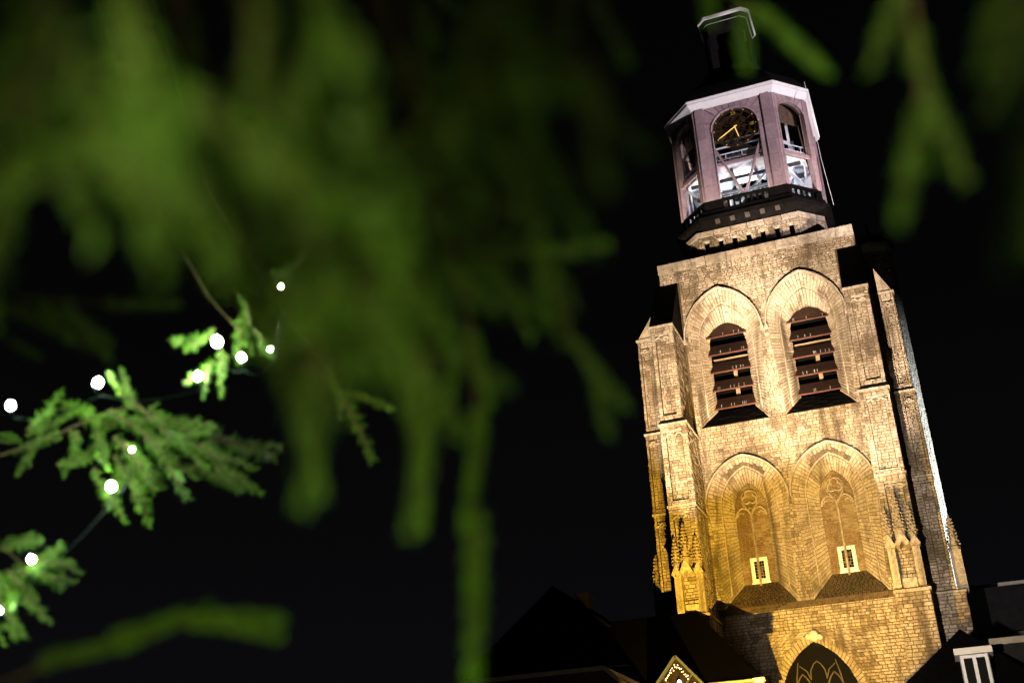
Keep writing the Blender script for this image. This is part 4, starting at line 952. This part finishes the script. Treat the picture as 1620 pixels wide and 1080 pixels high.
BRANCHES=[
 ([(5.5025,-66.0089,2.4962),(5.6575,-65.9506,2.5494),(5.8011,-65.9177,2.6048),(5.8935,-65.913,2.6128)],
  [((5.8128,-65.9114,2.6127),(5.9294,-65.8525,2.5494)),((5.8935,-65.913,2.6128),(6.0028,-65.8502,2.522)),((5.9282,-65.8597,2.5627),(6.0353,-65.8063,2.477)),((6.014,-65.8189,2.5302),(6.1276,-65.7702,2.42)),((5.9844,-65.8195,2.4814),(6.0792,-65.7525,2.4207)),((5.7895,-65.924,2.5969),(5.8033,-65.8736,2.5181)),((5.827,-65.8974,2.5526),(5.923,-65.846,2.4309)),((5.7121,-65.9151,2.5826),(5.7388,-65.894,2.4995)),((5.6575,-65.9506,2.5494),(5.6441,-65.9995,2.4683)),((5.8935,-65.913,2.6128),(5.909,-65.9945,2.6569)),((5.6571,-65.9496,2.5467),(5.682,-65.9589,2.6123)),((5.5821,-65.9466,2.5404),(5.6831,-65.9214,2.57)),((5.7133,-65.9417,2.4893),(5.7971,-65.8756,2.5108)),((5.7733,-65.8864,2.4885),(5.8102,-65.8837,2.3934)),((5.8272,-65.8449,2.4998),(5.8732,-65.8324,2.3976)),((6.2049,-66.0575,2.4333),(6.3648,-66.0473,2.3661)),((5.5468,-65.9907,2.5556),(5.5969,-65.9493,2.576)),((5.6788,-65.9102,2.6541),(5.8011,-65.9177,2.6048)),((5.9479,-65.8912,2.5182),(6.0387,-65.8305,2.5374)),((5.8996,-65.8627,2.606),(6.0366,-65.8259,2.524)),((6.0028,-65.8502,2.522),(6.1304,-65.7958,2.4569)),((5.8427,-65.8803,2.6024),(5.9618,-65.8127,2.4872)),((5.7361,-65.9045,2.6055),(5.8722,-65.847,2.5848)),((5.64,-65.9735,2.5604),(5.7165,-65.925,2.61)),((5.8987,-65.8761,2.547),(5.9912,-65.824,2.4413)),((5.8086,-65.8692,2.5185),(5.8588,-65.8396,2.4202)),((6.052,-65.8177,2.4708),(6.1337,-65.7698,2.3969)),((5.8329,-65.8834,2.5981),(5.9296,-65.8865,2.5665)),((5.8671,-65.835,2.6402),(5.9914,-65.858,2.5229)),((5.8837,-65.7872,2.5704),(5.9847,-65.7425,2.537)),((5.9896,-65.731,2.5283),(6.0839,-65.7536,2.4214)),((5.9513,-65.7498,2.5155),(6.0141,-65.6879,2.4452)),((5.7825,-65.9051,2.5747),(5.844,-65.9518,2.4685)),((5.9035,-65.9503,2.508),(5.937,-65.8357,2.4285)),((5.7645,-65.9456,2.5614),(5.7145,-65.888,2.4797)),((5.6964,-66.0099,2.4938),(5.6904,-66.0074,2.4696)),((5.8639,-65.8842,2.6214),(5.8796,-66.0014,2.6476)),((5.6578,-65.9306,2.5619),(5.7133,-65.9373,2.597)),((5.6379,-65.9792,2.5313),(5.7233,-65.9712,2.5619)),((5.6946,-65.8911,2.5033),(5.7449,-65.8416,2.5674)),((5.7796,-65.86,2.4669),(5.8439,-65.8727,2.3628)),((5.7889,-65.7776,2.5211),(5.8776,-65.7995,2.384)),((6.1795,-65.9579,2.4606),(6.3063,-65.988,2.3857)),((5.5467,-65.9656,2.5845),(5.5525,-65.9018,2.5992)),((5.6409,-65.864,2.6634),(5.7962,-65.9752,2.6137)),((6.0258,-65.947,2.5052),(5.9947,-65.8372,2.5232)),((5.9101,-65.8179,2.6074),(6.034,-65.8238,2.576)),((6.0725,-65.9055,2.4875),(6.1574,-65.8737,2.3933)),((5.8353,-65.813,2.6232),(5.8804,-65.7856,2.5481)),((5.7732,-65.942,2.5868),(5.8208,-65.863,2.6131)),((5.7017,-66.0274,2.552),(5.6528,-65.8774,2.6783)),((5.8498,-65.8104,2.5669),(6.0343,-65.8633,2.4035)),((5.7726,-65.8002,2.5101),(5.8459,-65.8867,2.4033)),((6.0564,-65.8155,2.4554),(6.1361,-65.8014,2.4238))],
  None),
 ([(5.6265,-66.0898,2.2834),(5.72,-66.06,2.2638),(5.7816,-66.0551,2.2166)],
  [((5.7221,-66.0672,2.2889),(5.7856,-66.0688,2.2662)),((5.7826,-66.0584,2.229),(5.8852,-66.0329,2.2276)),((5.7686,-66.0675,2.2157),(5.8706,-66.0297,2.1777)),((5.7463,-66.0619,2.2198),(5.7909,-66.0267,2.1556)),((5.7748,-66.0494,2.1792),(5.8376,-66.0356,2.0947)),((5.708,-66.0563,2.2193),(5.7554,-66.0566,2.1413)),((5.7206,-66.0836,2.115),(5.7439,-66.0474,2.0677)),((5.75,-66.0984,2.2509),(5.8006,-66.0617,2.2859)),((5.8097,-66.0618,2.2313),(5.8957,-66.0304,2.207)),((5.7376,-66.0702,2.2191),(5.8118,-66.0268,2.1272)),((5.7016,-66.0522,2.1878),(5.7618,-66.0366,2.0928)),((5.7172,-66.068,2.2742),(5.805,-66.0712,2.2839)),((5.7509,-65.9957,2.2369),(5.8679,-66.0776,2.2564)),((5.8229,-66.0928,2.2164),(5.8011,-65.9712,2.1837)),((5.7024,-65.9883,2.249),(5.7789,-66.0709,2.152)),((5.7807,-66.0577,2.1676),(5.8116,-66.0685,2.121)),((5.7331,-66.0886,2.2083),(5.8059,-66.1408,2.1298)),((5.6635,-66.0015,2.1256),(5.7001,-65.9988,2.1094)),((5.6888,-66.0439,2.2833),(5.8162,-66.0608,2.2636)),((5.7756,-65.9893,2.2423),(5.8333,-65.9942,2.2178)),((5.7038,-66.0171,2.2173),(5.7953,-66.0732,2.1494)),((5.7148,-66.0689,2.1674),(5.7774,-66.0372,2.0866))],
  None),
 ([(6.271,-66.2091,2.9169),(6.3867,-66.0816,2.6546),(6.482,-66.0747,2.525),(6.5269,-66.077,2.4614)],
  [((6.482,-66.0747,2.525),(6.526,-66.0669,2.4388)),((6.5206,-66.0779,2.4557),(6.5812,-66.0476,2.3295)),((6.5265,-66.0762,2.4591),(6.6194,-66.0681,2.4234)),((6.4915,-66.0522,2.491),(6.5241,-66.0576,2.4161))],
  None),
 ([(5.9978,-66.0311,3.0435),(6.0958,-65.9467,2.8278),(6.1939,-65.9432,2.7121)],
  [((6.154,-65.8919,2.8072),(6.1376,-65.85,2.7154)),((6.1193,-65.9463,2.7425),(6.0901,-65.9896,2.6606)),((6.1224,-65.9221,2.7048),(6.126,-65.9272,2.5941)),((6.3165,-66.0409,2.7867),(6.4271,-66.0312,2.7758)),((6.3192,-66.0317,2.7752),(6.3923,-66.0209,2.7253)),((6.2139,-65.9374,2.7259),(6.2496,-65.8864,2.6774)),((6.1204,-65.9613,2.6505),(6.1071,-65.934,2.5802)),((6.184,-65.9068,2.7536),(6.1996,-65.9841,2.7866)),((6.1294,-65.8719,2.8024),(6.1735,-65.9216,2.6799)),((6.0387,-65.8809,2.7618),(6.0875,-66.0127,2.6828)),((6.1153,-65.8902,2.7039),(6.1032,-65.8794,2.6598)),((6.3033,-65.9913,2.8052),(6.4297,-66.0305,2.8146)),((6.3029,-66.0035,2.8073),(6.378,-65.9544,2.766)),((6.2284,-65.9272,2.6994),(6.1903,-65.8201,2.6942)),((6.0827,-65.886,2.693),(6.0956,-65.9712,2.6023)),((6.2033,-65.9354,2.7563),(6.1943,-65.9712,2.7976))],
  None),
 ([(6.8643,-67.2337,1.7245),(6.9535,-67.2146,1.7574),(7.0165,-67.2207,1.7671),(7.065,-67.2376,1.765)],
  [((6.9968,-67.2344,1.7576),(7.0717,-67.233,1.7663)),((7.065,-67.2376,1.765),(7.1281,-67.2238,1.7561)),((6.9348,-67.2296,1.7485),(7.0065,-67.2272,1.7611)),((7.0666,-67.246,1.7605),(7.1226,-67.2282,1.7596)),((7.06,-67.2306,1.7656),(7.121,-67.2174,1.7534)),((6.9968,-67.234,1.756),(7.0598,-67.23,1.7628))],
  None),
 ([(7.2289,-67.1911,2.0644),(7.2489,-67.1821,1.9825),(7.2556,-67.1895,1.9078),(7.2625,-67.2074,1.8454)],
  [((7.2621,-67.1992,1.8935),(7.256,-67.198,1.8099)),((7.2585,-67.2008,1.8217),(7.2594,-67.2176,1.713)),((7.2412,-67.172,1.9574),(7.2275,-67.1947,1.8921)),((7.2306,-67.2006,1.9085),(7.2219,-67.2145,1.841)),((7.2223,-67.2069,1.8703),(7.2231,-67.2119,1.8078)),((7.2473,-67.1737,1.9657),(7.2594,-67.1843,1.8994))],
  None),
 ([(7.2787,-67.2905,2.0298),(7.3341,-67.2658,1.98),(7.3462,-67.2515,1.9106)],
  [((7.3426,-67.2804,1.9607),(7.3289,-67.2594,1.9153)),((7.3454,-67.25,1.907),(7.3749,-67.2458,1.8556)),((7.3556,-67.2396,1.8915),(7.3643,-67.2418,1.8384))],
  None),
 ([(7.1977,-67.4235,1.9061),(7.2383,-67.4212,1.8603),(7.256,-67.4235,1.8276)],
  [((7.2604,-67.4268,1.8391),(7.2684,-67.4287,1.7654)),((7.241,-67.4248,1.851),(7.2592,-67.4268,1.7958))],
  None),
 ([(7.1446,-67.3213,1.9892),(7.175,-67.3122,1.944)],
  [((7.1608,-67.3278,1.9537),(7.1953,-67.3209,1.9131)),((7.1725,-67.316,1.9474),(7.224,-67.3086,1.921)),((7.1854,-67.3149,1.9587),(7.2403,-67.3061,1.9318)),((7.1359,-67.3221,1.9814),(7.1439,-67.2934,1.9456))],
  None),
 ([(7.238,-67.6508,1.7968),(7.2856,-67.647,1.7968),(7.3141,-67.6472,1.8019),(7.3376,-67.6435,1.7947)],
  [((7.2838,-67.6506,1.7986),(7.3257,-67.6576,1.7983)),((7.3069,-67.6521,1.7993),(7.3333,-67.6537,1.8019)),((7.3164,-67.6477,1.805),(7.3486,-67.644,1.7782)),((7.3388,-67.6486,1.788),(7.3593,-67.6399,1.7693)),((7.3444,-67.6301,1.7849),(7.3682,-67.6205,1.7655)),((7.3416,-67.6447,1.7862),(7.3413,-67.6414,1.7667))],
  None),
 ([(7.3684,-67.635,1.888),(7.3691,-67.6384,1.8528),(7.3675,-67.6362,1.8181)],
  [((7.3726,-67.6407,1.8572),(7.3677,-67.6347,1.8167)),((7.3705,-67.6397,1.8241),(7.3627,-67.6343,1.7887)),((7.3655,-67.6333,1.802),(7.3725,-67.6245,1.772))],
  None),
 ([(7.3211,-67.5534,1.9195),(7.321,-67.5548,1.8801)],
  [((7.3203,-67.556,1.881),(7.3289,-67.5465,1.8499)),((7.3264,-67.5478,1.8587),(7.3363,-67.5427,1.8321)),((7.3203,-67.5586,1.8839),(7.3129,-67.5625,1.8565))],
  None),
 ([(7.3678,-67.5585,1.9451),(7.3604,-67.5466,1.9111),(7.358,-67.5485,1.882)],
  [((7.3639,-67.5556,1.8935),(7.359,-67.5505,1.8535)),((7.3588,-67.5496,1.8629),(7.3505,-67.555,1.8305)),((7.3543,-67.5341,1.8621),(7.3603,-67.5308,1.8272))],
  None),
 ([(7.1342,-67.3875,2.1331),(7.0963,-67.3944,2.1089)],
  [((7.1181,-67.3881,2.1211),(7.094,-67.3944,2.1069)),((7.097,-67.3955,2.1105),(7.0756,-67.4017,2.0972)),((7.1121,-67.3897,2.1177),(7.0995,-67.3766,2.0944))],
  None),
 ([(7.3106,-67.4126,2.0002),(7.332,-67.3986,1.9525)],
  [((7.331,-67.399,1.9525),(7.3345,-67.4007,1.9109)),((7.3208,-67.3873,1.9298),(7.319,-67.3932,1.8882)),((7.3263,-67.3829,1.9268),(7.3395,-67.3824,1.8848)),((7.2954,-67.382,1.952),(7.3013,-67.3684,1.9364)),((7.2808,-67.3767,1.9339),(7.2852,-67.3616,1.9138))],
  None),
 ([(7.5768,-67.4465,1.9849),(7.5715,-67.434,1.9458),(7.5689,-67.4286,1.9119),(7.5672,-67.4259,1.8939)],
  [((7.5678,-67.4397,1.9533),(7.5557,-67.4236,1.9199)),((7.569,-67.4337,1.9325),(7.5667,-67.4244,1.8917)),((7.566,-67.4276,1.8965),(7.5568,-67.4203,1.8708)),((7.5609,-67.4204,1.886),(7.5484,-67.4162,1.8482)),((7.5697,-67.4272,1.8956),(7.5764,-67.4236,1.8584))],
  None),
 ([(7.6186,-67.5333,1.88),(7.6013,-67.531,1.8555),(7.593,-67.5279,1.8395)],
  [((7.5953,-67.5365,1.8641),(7.5768,-67.5306,1.8326)),((7.6001,-67.5373,1.8508),(7.5858,-67.5232,1.8194)),((7.5938,-67.4949,1.8172),(7.5811,-67.4934,1.7833))],
  None),
 ([(7.4264,-67.2869,2.1747),(7.4633,-67.2755,2.1367),(7.4914,-67.2662,2.1071)],
  [((7.4879,-67.2683,2.1093),(7.4744,-67.2569,2.0705)),((7.4914,-67.2662,2.1071),(7.5109,-67.2605,2.0785)),((7.5045,-67.2656,2.0845),(7.5271,-67.2633,2.0469)),((7.4663,-67.2719,2.1331),(7.4613,-67.2654,2.1026))],
  None),
 ([(7.4223,-67.4508,2.0363),(7.4269,-67.4421,2.0003),(7.4343,-67.4353,1.9748)],
  [((7.4276,-67.4397,1.9979),(7.4384,-67.425,1.9635)),((7.4173,-67.4346,2.0186),(7.4056,-67.4324,1.9831))],
  None),
 ([(7.4474,-67.5584,1.8719),(7.4576,-67.5589,1.8485),(7.4614,-67.5627,1.8262)],
  [((7.4578,-67.5756,1.8418),(7.4591,-67.5661,1.7998))],
  None),
 ([(7.3173,-67.5274,1.852),(7.3212,-67.5167,1.8151),(7.3215,-67.5128,1.7804)],
  [((7.3207,-67.5156,1.8129),(7.3145,-67.5124,1.771)),((7.322,-67.5137,1.7827),(7.3175,-67.5094,1.7327)),((7.3186,-67.5116,1.8037),(7.3248,-67.4979,1.7689)),((7.3119,-67.5169,1.8319),(7.2996,-67.5181,1.7937))],
  None),
 ([(7.3278,-67.4488,1.862),(7.3337,-67.4427,1.8303),(7.3326,-67.4398,1.7938)],
  [((7.3337,-67.4427,1.8303),(7.324,-67.4416,1.7886)),((7.3326,-67.4398,1.7938),(7.3276,-67.4347,1.7373)),((7.3315,-67.4382,1.8197),(7.3396,-67.4247,1.7824)),((7.334,-67.4484,1.8408),(7.3193,-67.4451,1.8068))],
  None),
 ([(7.3775,-67.4163,1.9557),(7.3791,-67.3992,1.9113),(7.3785,-67.3965,1.8832)],
  [((7.379,-67.3975,1.9086),(7.3703,-67.3867,1.8609)),((7.3792,-67.3979,1.8859),(7.3784,-67.3806,1.8406)),((7.3791,-67.4029,1.9169),(7.358,-67.3937,1.8786))],
  None),
 ([(7.5999,-67.5719,1.8087),(7.5874,-67.572,1.7905),(7.5819,-67.5645,1.7797)],
  [((7.5847,-67.5682,1.7851),(7.5755,-67.5619,1.764)),((7.5822,-67.5645,1.7796),(7.5725,-67.5537,1.7484)),((7.5901,-67.5758,1.7957),(7.5771,-67.5694,1.7889))],
  None),
 ([(7.2627,-67.6331,1.9141),(7.2633,-67.6222,1.8867),(7.2627,-67.6221,1.8556)],
  [],
  (0.06, 0.085)),
 ([(7.34,-67.6699,1.8521),(7.3489,-67.662,1.8196),(7.369,-67.657,1.7966)],
  [],
  (0.042, 0.066)),
 ([(7.3723,-67.6176,1.8909),(7.3801,-67.6123,1.8592),(7.3757,-67.6108,1.8206)],
  [],
  (0.042, 0.066)),
 ([(7.2973,-67.3762,2.0637),(7.3099,-67.3949,1.9953),(7.2852,-67.3776,1.9574)],
  [],
  (0.06, 0.085)),
 ([(7.4157,-67.5312,1.9506),(7.4097,-67.5424,1.8973),(7.3985,-67.5243,1.8705)],
  [],
  (0.042, 0.066)),
 ([(7.3155,-67.51,1.8719),(7.3258,-67.4945,1.8586),(7.342,-67.5126,1.8151)],
  [],
  (0.042, 0.066)),
 ([(7.2197,-67.2127,2.3105),(7.2366,-67.2021,2.2184),(7.2241,-67.2135,2.1275)],
  [],
  (0.06, 0.085)),
 ([(7.4004,-67.5048,1.98),(7.4044,-67.5062,1.92),(7.397,-67.5,1.874)],
  [],
  (0.042, 0.066)),
 ([(7.1927,-67.255,2.0543),(7.2465,-67.2425,1.9948),(7.3155,-67.2528,1.9724)],
  [],
  (0.042, 0.066)),
 ([(7.0278,-67.2275,2.0975),(7.0845,-67.2364,2.0491),(7.1458,-67.2622,2.0253)],
  [],
  (0.06, 0.085)),
 ([(7.2319,-67.3691,1.9251),(7.265,-67.3834,1.8902),(7.2944,-67.3808,1.8657)],
  [],
  (0.042, 0.066)),
 ([(7.0979,-67.3575,2.2299),(7.1275,-67.3466,2.1121),(7.1911,-67.3235,2.0653)],
  [],
  (0.042, 0.066)),
 ([(6.6767,-67.1168,2.128),(6.757,-67.1264,2.1264),(6.8482,-67.1155,2.1038)],
  [],
  (0.06, 0.085)),
]
STRING_A=[(5.722, -66.1094, 2.5728), (5.8632, -66.0094, 2.6371), (6.0968, -65.9643, 2.6236), (6.1599, -65.9915, 2.6834), (6.2072, -65.9643, 2.6468), (6.2612, -65.9376, 2.6648), (6.3666, -66.0699, 2.7351)]
STRING_B=[(5.9263, -65.9493, 2.4868), (5.8762, -65.9448, 2.4116), (5.848, -66.1192, 2.2147), (5.7702, -66.1086, 2.1238)]
TREE_BASE = Vector((4.3, -65.6, 0))
TREE = thing('spruce_tree', TREE_BASE, 'green spruce hung with white lights, its blurred branches drooping in front of the view', 'tree')
m = MB(); m.tube([(0, 0, 0), (.03, .02, 1.5), (-.02, .0, 3.5), (.02, .03, 6), (0, 0, 8.5)], .17, 10, .5, 0, r1=.02)
m.build('trunk', plain('spruce bark', (.10, .065, .045), .9, 0, .35, 14), TREE, smooth=True)
ntw = 0
rg = random.Random(5)
def add_twig(br, o, a, b, bushy=1., near=False):
    global ntw
    a, b = Vector(a), Vector(b); d = b - a; L = d.length
    ob = bpy.data.objects.new('twig', rg.choice(TWN if near else (TWM if (a - CAMP).length < 1.9 else TW))); COL.objects.link(ob); ob.parent = br
    ob.location = a - o; q = d.to_track_quat('X', 'Z'); q = q @ Quaternion((1, 0, 0), rg.uniform(0, 6.28))
    ob.rotation_mode = 'QUATERNION'; ob.rotation_quaternion = q
    s = L / .13; rs = min(1.2, max(.6, s)) * bushy; ob.scale = (s, rs, rs); ntw += 1
for bi, (path, shoots, auto) in enumerate(BRANCHES):
    P = [Vector(p) for p in path]; o = P[0]
    br_m = MB()
    # limb from the trunk out to where the branch comes into view, arching above
    rel = o - CAMP; left_in = rel.dot(rgt) / rel.dot(fwd) < -.45
    root = Vector((TREE_BASE.x, TREE_BASE.y, min(7.5, o.z + (1.2 if left_in else 3.5))))
    mid = o - rgt * .35 + Vector((0, 0, .10)) if left_in else o + upv * .45 - rgt * .12 - fwd * .05
    lim = [root, root.lerp(mid, .55) + Vector((0, 0, .12 if left_in else .5)), mid, o]
    br_m.tube([p - o for p in lim], .004, 6, .5, 0, r1=.0022 * min(1.6, (o - CAMP).length))
    br_m.tube([p - o for p in P], .0018 * min(1.6, (o - CAMP).length), 5, .5, 0, r1=.0008)
    br = br_m.build('branch', BARK, TREE); br.location = o - TREE_BASE
    far = False
    for a, b in shoots:
        add_twig(br, o, a, b, 1.65 if (o - CAMP).length > 1.5 else (.85 if (o - CAMP).length < .8 else 1.), (o - CAMP).length < .8 and bi != 8)
        if far:
            a, b = Vector(a), Vector(b)
            for sg in ((-1,), (1,), (-1, 1))[rg.randint(0, 2)]:
                s0 = a.lerp(b, rg.uniform(.25, .6)); dd = (b - a).length * rg.uniform(.35, .6); t_ = (b - a).normalized()
                e_ = s0 + (t_ * .8 + t_.cross(fwd).normalized() * sg * rg.uniform(.5, .9) + fwd * rg.uniform(-.4, .4)).normalized() * dd
                add_twig(br, o, s0, e_, 1.1)
    if len(shoots) and not auto: pass
    if auto:
        sp, L = auto; dist = 0
        for a, b in zip(P, P[1:]):
            n_ = max(2, int((b - a).length / sp)); tdir = (b - a).normalized()
            for k in range(n_):
                p = a.lerp(b, (k + rg.random() * .6) / n_)
                for sg in (-1, 1):
                    side = tdir.cross(Vector((0, 0, 1))); side = side.normalized() if side.length > .1 else rgt
                    d = (tdir * rg.uniform(.4, .9) + side * sg * rg.uniform(.3, .9) + Vector((0, 0, -rg.uniform(.25, 1.0)))).normalized()
                    add_twig(br, o, p, p + d * L * rg.uniform(.8, 1.5), .9, True)
        add_twig(br, o, P[-1], P[-1] + (P[-1] - P[-2]).normalized() * L, 1., True)

# ------------------------------------------------------------------ white light strings in the spruce
LED, _n, _b = nodes('white led bulb', .3); _b.inputs['Base Color'].default_value = (.9, 1, .92, 1); _b.inputs['Emission Color'].default_value = (.86, 1, .90, 1); _b.inputs['Emission Strength'].default_value = 900
WIRE = plain('dark green cable', (.012, .02, .012), .5, 0, .2, 40)
m = MB(); m.lathe([(.0015, .0105), (.005, .009), (.0085, .004), (.0095, -.001), (.008, -.007), (.0045, -.010)], (0, 0, 0), 12); BM = m.mesh('bulb_mesh', LED, True)
m = MB(); m.lathe([(.0045, -.010), (.0052, -.011), (.0052, -.022), (.002, -.024)], (0, 0, 0), 8); SM = m.mesh('socket_mesh', WIRE)
def string(pts, label, sizes):
    P = [Vector(p) for p in pts]; o = P[0]; t = thing('light_string', o, label, 'fairy lights')
    m = MB(); path = []
    off = Vector((0, .012, -.026))
    for a, b in zip(P, P[1:]):
        for k in range(5): path.append(a.lerp(b, k / 5) + off + Vector((0, 0, -.02 * math.sin(math.pi * k / 5))) - o)
    path.append(P[-1] + off - o); m.tube(path, .0016, 4); m.build('cable', WIRE, t)
    for p, s in zip(P, sizes):
        b = bpy.data.objects.new('bulb', BM); COL.objects.link(b); b.parent = t; b.location = p - o; b.scale = (s * .72,) * 3
        b.rotation_euler = (rg.uniform(-.6, .6), rg.uniform(-.6, .6), 0)
        k = bpy.data.objects.new('socket', SM); COL.objects.link(k); k.parent = b
string(STRING_A, 'string of white bulbs climbing along the branch left of the picture middle', (1., 1.2, 1., 1.3, .88, .5, .55))
string(STRING_B, 'string of white bulbs drooping towards the lower left corner', (.35, 1.15, .75, .7))
